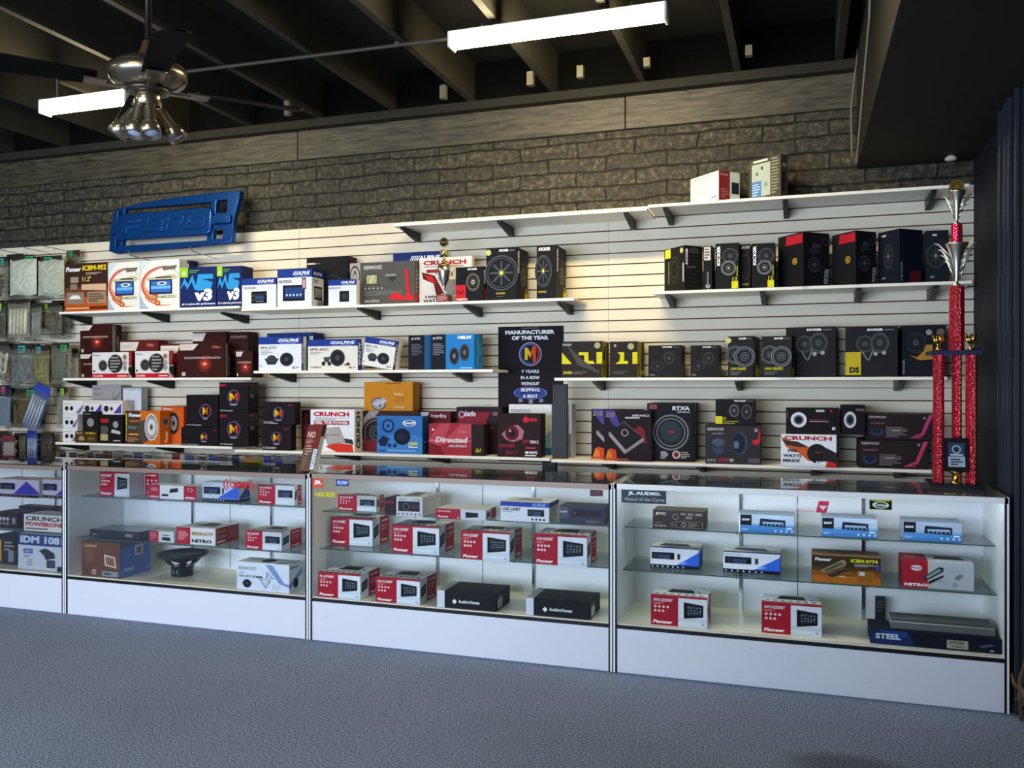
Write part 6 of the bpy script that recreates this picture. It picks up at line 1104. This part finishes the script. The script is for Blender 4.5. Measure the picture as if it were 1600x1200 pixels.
pb('radio_kit_box', 'orange and black box with yellow code lettering in the rightmost case', 'box', '#3a2a1c', 1269, 1376, 867, Z3b, vb=909, d=.18, Ff=R(0, 0, 1, .28, '#b8681c') + R(0, .28, 1, .45, '#8a501c') + R(0, .45, 1, .6, '#55381c') + T('Pioneer', .04, .80, .28, .92, WH, .2, .05) + T('ICBM-9774', .57, .80, .96, .93, '#d8d81e', 0, .05) + P([(.14, .46), (.44, .88), (.50, .84), (.50, .68), (.20, .38), (.14, .40)], '#8f8c6c') + P([(.17, .46), (.42, .80), (.48, .72), (.22, .42)], '#4a4a3c') + P([(.22, .28), (.48, .56), (.52, .50), (.30, .20)], '#2c3034') + O(.42, .62, .1, .01, '#c8b83c') + LN(.62, .66, .96, .76, 3, '#b0a89a') + R(.66, .12, .9, .50, '#a8801e') + R(.67, .13, .89, .49, '#9a5c1c') + R(.69, .34, .77, .48, '#c8ccd8') + R(.40, .24, .5, .28, '#d8b88a') + R(.94, .55, .98, .78, '#3a4a9a'), Lf=R(0,0,1,1,'#6a4420'), Tf=R(0, 0, 1, 1, '#6a5a44') + R(0, .05, 1, .1, '#b86a1c') + LN(.1, .3, .9, .8, 4, '#4a4034'))
pb('radio_kit_box', 'red and white kit box with a slanted black radio picture in the rightmost case', 'box', '#b8bcc2', 1410, 1522, 874, Z3b, vb=917, d=.18, Ff=R(0, 0, .36, 1, '#a82030') + R(.36, 0, .37, 1, '#d8c23c') + C(.20, .72, .10, '#e0d8dc', 2.0) + T('BMW-4768', .07, .68, .33, .76, '#8a2030', 0, .04) + T('NITRO', .03, .06, .36, .17, '#f4e8ea', 0, .06) + P([(.30, .42), (.52, .80), (.58, .78), (.58, .64), (.36, .30), (.30, .34)], '#2a3438') + P([(.33, .42), (.52, .74), (.55, .66), (.36, .36)], '#8a9898') + P([(.36, .24), (.58, .52), (.58, .44), (.38, .16)], '#1c2428') + P([(.72, .42), (.80, .58), (.86, .54), (.78, .36)], '#77808a') + O(.74, .18, .08, .02, '#5a626a') + LN(.6, .64, .95, .7, 2, '#a8acb2') + R(.5, .28, .6, .32, '#9aa0a6'), Lf=R(0,0,1,1,'#8a2430'), Tf=R(0, 0, .36, 1, '#8a2430') + LN(.05, .3, .3, .8, 3, '#b87078') + P([(.45, .3), (.9, .3), (.85, .7), (.5, .7)], '#44484c'))
for a, b, vt, vb, us, od in ((1017, 1105, 929, 975, 1115, 'left'), (1190, 1284, 940, 988, 1288, 'right')):
    pb('car_stereo_box', 'red and white stereo box on the floor of the rightmost case, %s one' % od, 'box', '#e4e8ee', a, b, vt, ZD, vb=vb, uS=us, dmax=.18, group='screen stereo boxes in the rightmost case', **pio('AVH-X2500BT', .49))
stl = pb('amplifier_box', 'long dark blue steel lettered box on the floor of the rightmost case', 'box', '#0f1626', 1360, 1566, 983, ZD, vb=1005, d=.20, Ff=P([(0, 0), (.35, 0), (.3, 1), (0, 1)], '#122c5c') + P([(.05, 1), (.2, .4), (.3, .7), (.28, 1)], '#1c4488') + T('STEEL', .04, .38, .24, .78, '#c8d0dc', .0, .05) + R(.59, .12, .75, .70, '#a8a890') + T('STEEL', .61, .44, .73, .62, '#4a4a40', 0, .04) + T('X1200.2', .62, .2, .72, .32, '#3a3a34', 0, .04) + P([(.82, .4), (.9, .62), (.95, .55), (.87, .35)], '#4a5a6c') + R(.91, .1, .94, .24, '#8a9098'), Tf=R(.02, .05, .98, .95, '#1a2030'))
hs = max(v.co.z for v in stl.data.vertices)
# bare silver amplifier lying on that box
def amplifier():
    y = stl.location.y+.03; x0 = ku(1391)*y; x1 = ku(1556)*y; z = stl.location.z+hs+.001
    t = empty('bare_amplifier', ((x0+x1)/2, y, z), 'bare ribbed silver grey amplifier lying on the steel lettered box', 'amplifier')
    w = (x1-x0)/2; bm = bx(bmesh.new(), -w, 0, 0, w, .15, .038, 0, .004)
    link('chassis', bm, M('#8d9290', .35, .7, .08, 20), t)
    bm = bmesh.new()
    for q in range(6): bx(bm, -w+.004, .012+.022*q, .0385, w-.004, .020+.022*q, .050, 0, .001)
    link('cooling_fins', bm, M('#6a706c', .4, .7), t)
    link('end_plate', B(w+.0005, .002, .002, w+.004, .148, .036), M('#1c1e20', .4), t)
amplifier()
# small dark box behind it
pb('amplifier_box', 'small dark printed box behind the left end of the bare amplifier', 'box', '#22262a', 1374, 1390, 950, ZD, vb=993, d=.05, Ff=LN(.1, .5, .9, .9, 4, '#4a4e52')).location.y += .215
# ---- stickers on the front glass
def sticker(label, u0, u1, v0, v1, base, ops, clear=False):
    y = YC + .003; x0, x1 = ku(u0)*y, ku(u1)*y; z0, z1 = zat(u0, v1, y), zat(u0, v0, y); w, h = x1-x0, z1-z0
    bm = bmesh.new(); mats = [M(base, .4)]
    if not clear: bx(bm, 0, -.0004, 0, w, 0, h, 0)
    art(bm, ops, w, h, lambda x, y, o: (x, -o, y), mats)
    o = link('window_sticker', bm, mats); o.location = (x0, y, z0); tag(o, label, 'sticker', None)
sticker('square red orange sticker with white letters at the top left of the red box case', 488, 505, 746, 762, '#d84818', T('JBL', .18, .28, .85, .74, '#f4f4f4', 0, .05))
sticker('small navy sticker with pale letters at the top left of the red box case', 525, 545, 748.5, 759, '#24387c', R(.04, .08, .96, .92, '#3450a0') + T('FLOW', .12, .25, .9, .78, '#d8e0f4', .1, .04))
sticker('yellow slanted lettering on the glass of the red box case', 491, 524, 768, 775.5, YEL, P([(0, .5), (.14, 1), (.10, .5), (.14, 0)], YEL) + T('KICKER', .16, 0, 1, 1, YEL, .2, .05), True)
sticker('small dark sticker at the top right of the red box case', 922, 942, 765, 775, '#15151a', T('VIPER', .08, .25, .92, .75, '#8a3a44', .1, .03))
arcs = []
for s in (-1, 1):
    for i, r in enumerate((.34, .55, .76)):
        n = 10; pts = []; pi_ = []
        for q in range(n+1):
            a = math.radians(-48+96*q/n); rr = .5*r/.76
            pts.append((.5 + s*(.12 + rr*.72*math.cos(a)), .5 + rr*1.3*math.sin(a)*.8)); pi_.append((.5 + s*(.12 + (rr-.055)*.72*math.cos(a)), .5 + (rr-.055)*1.3*math.sin(a)*.8))
        arcs += P(pts + list(reversed(pi_)), '#c81c24')
sticker('red radio wave sticker with XM letters on the glass of the woofer case', 348, 398, 745, 769, '#c81c24', arcs + T('XM', .28, .30, .72, .70, '#c81c24', 0, .07), True)
sticker('black name sticker at the top left of the rightmost case', 971, 1041, 763, 785, '#101624', T('JL AUDIO.', .15, .52, .88, .82, '#e8ecf4', 0, .06) + T('Ahead of the Curve', .06, .16, .96, .40, '#a8b0c0', .15, .02))
sticker('white and pink slanted logo sticker on the glass of the rightmost case', 1237, 1296, 781, 799, '#e8546c', P([(.64, 0), (.92, 0), (1, 1), (.72, 1)], '#e0405c') + P([(.72, .6), (.94, .6), (.83, .2)], '#f8e8ec') + P([(.06, .5), (.12, 1), (.2, .5)], '#e8ecf0') + T('Phoenix', .08, .2, .62, .5, '#f4f6f8', .1, .05) + T('GOLD SOUND', .12, .0, .6, .12, '#e8546c'), True)
sticker('yellow and black oval badge sticker on the glass of the rightmost case', 1358, 1394, 780, 796, '#c8cc2a', R(.02, .05, .98, .95, '#14160e') + C(.5, .48, .34, '#e8ecdc', 2.2) + C(.5, .48, .26, '#2a2e1c', 2.2) + T('Orion', .22, .34, .78, .62, '#e8ecdc', .1, .05) + R(.1, .86, .9, .94, '#c8cc2a'))
for l in LOG:
    if l[1] <= .02 or l[2] < .02 or l[3] < .02 or l[1] > .7 or l[4]+l[2] > 5.781: print('CHECK', l)
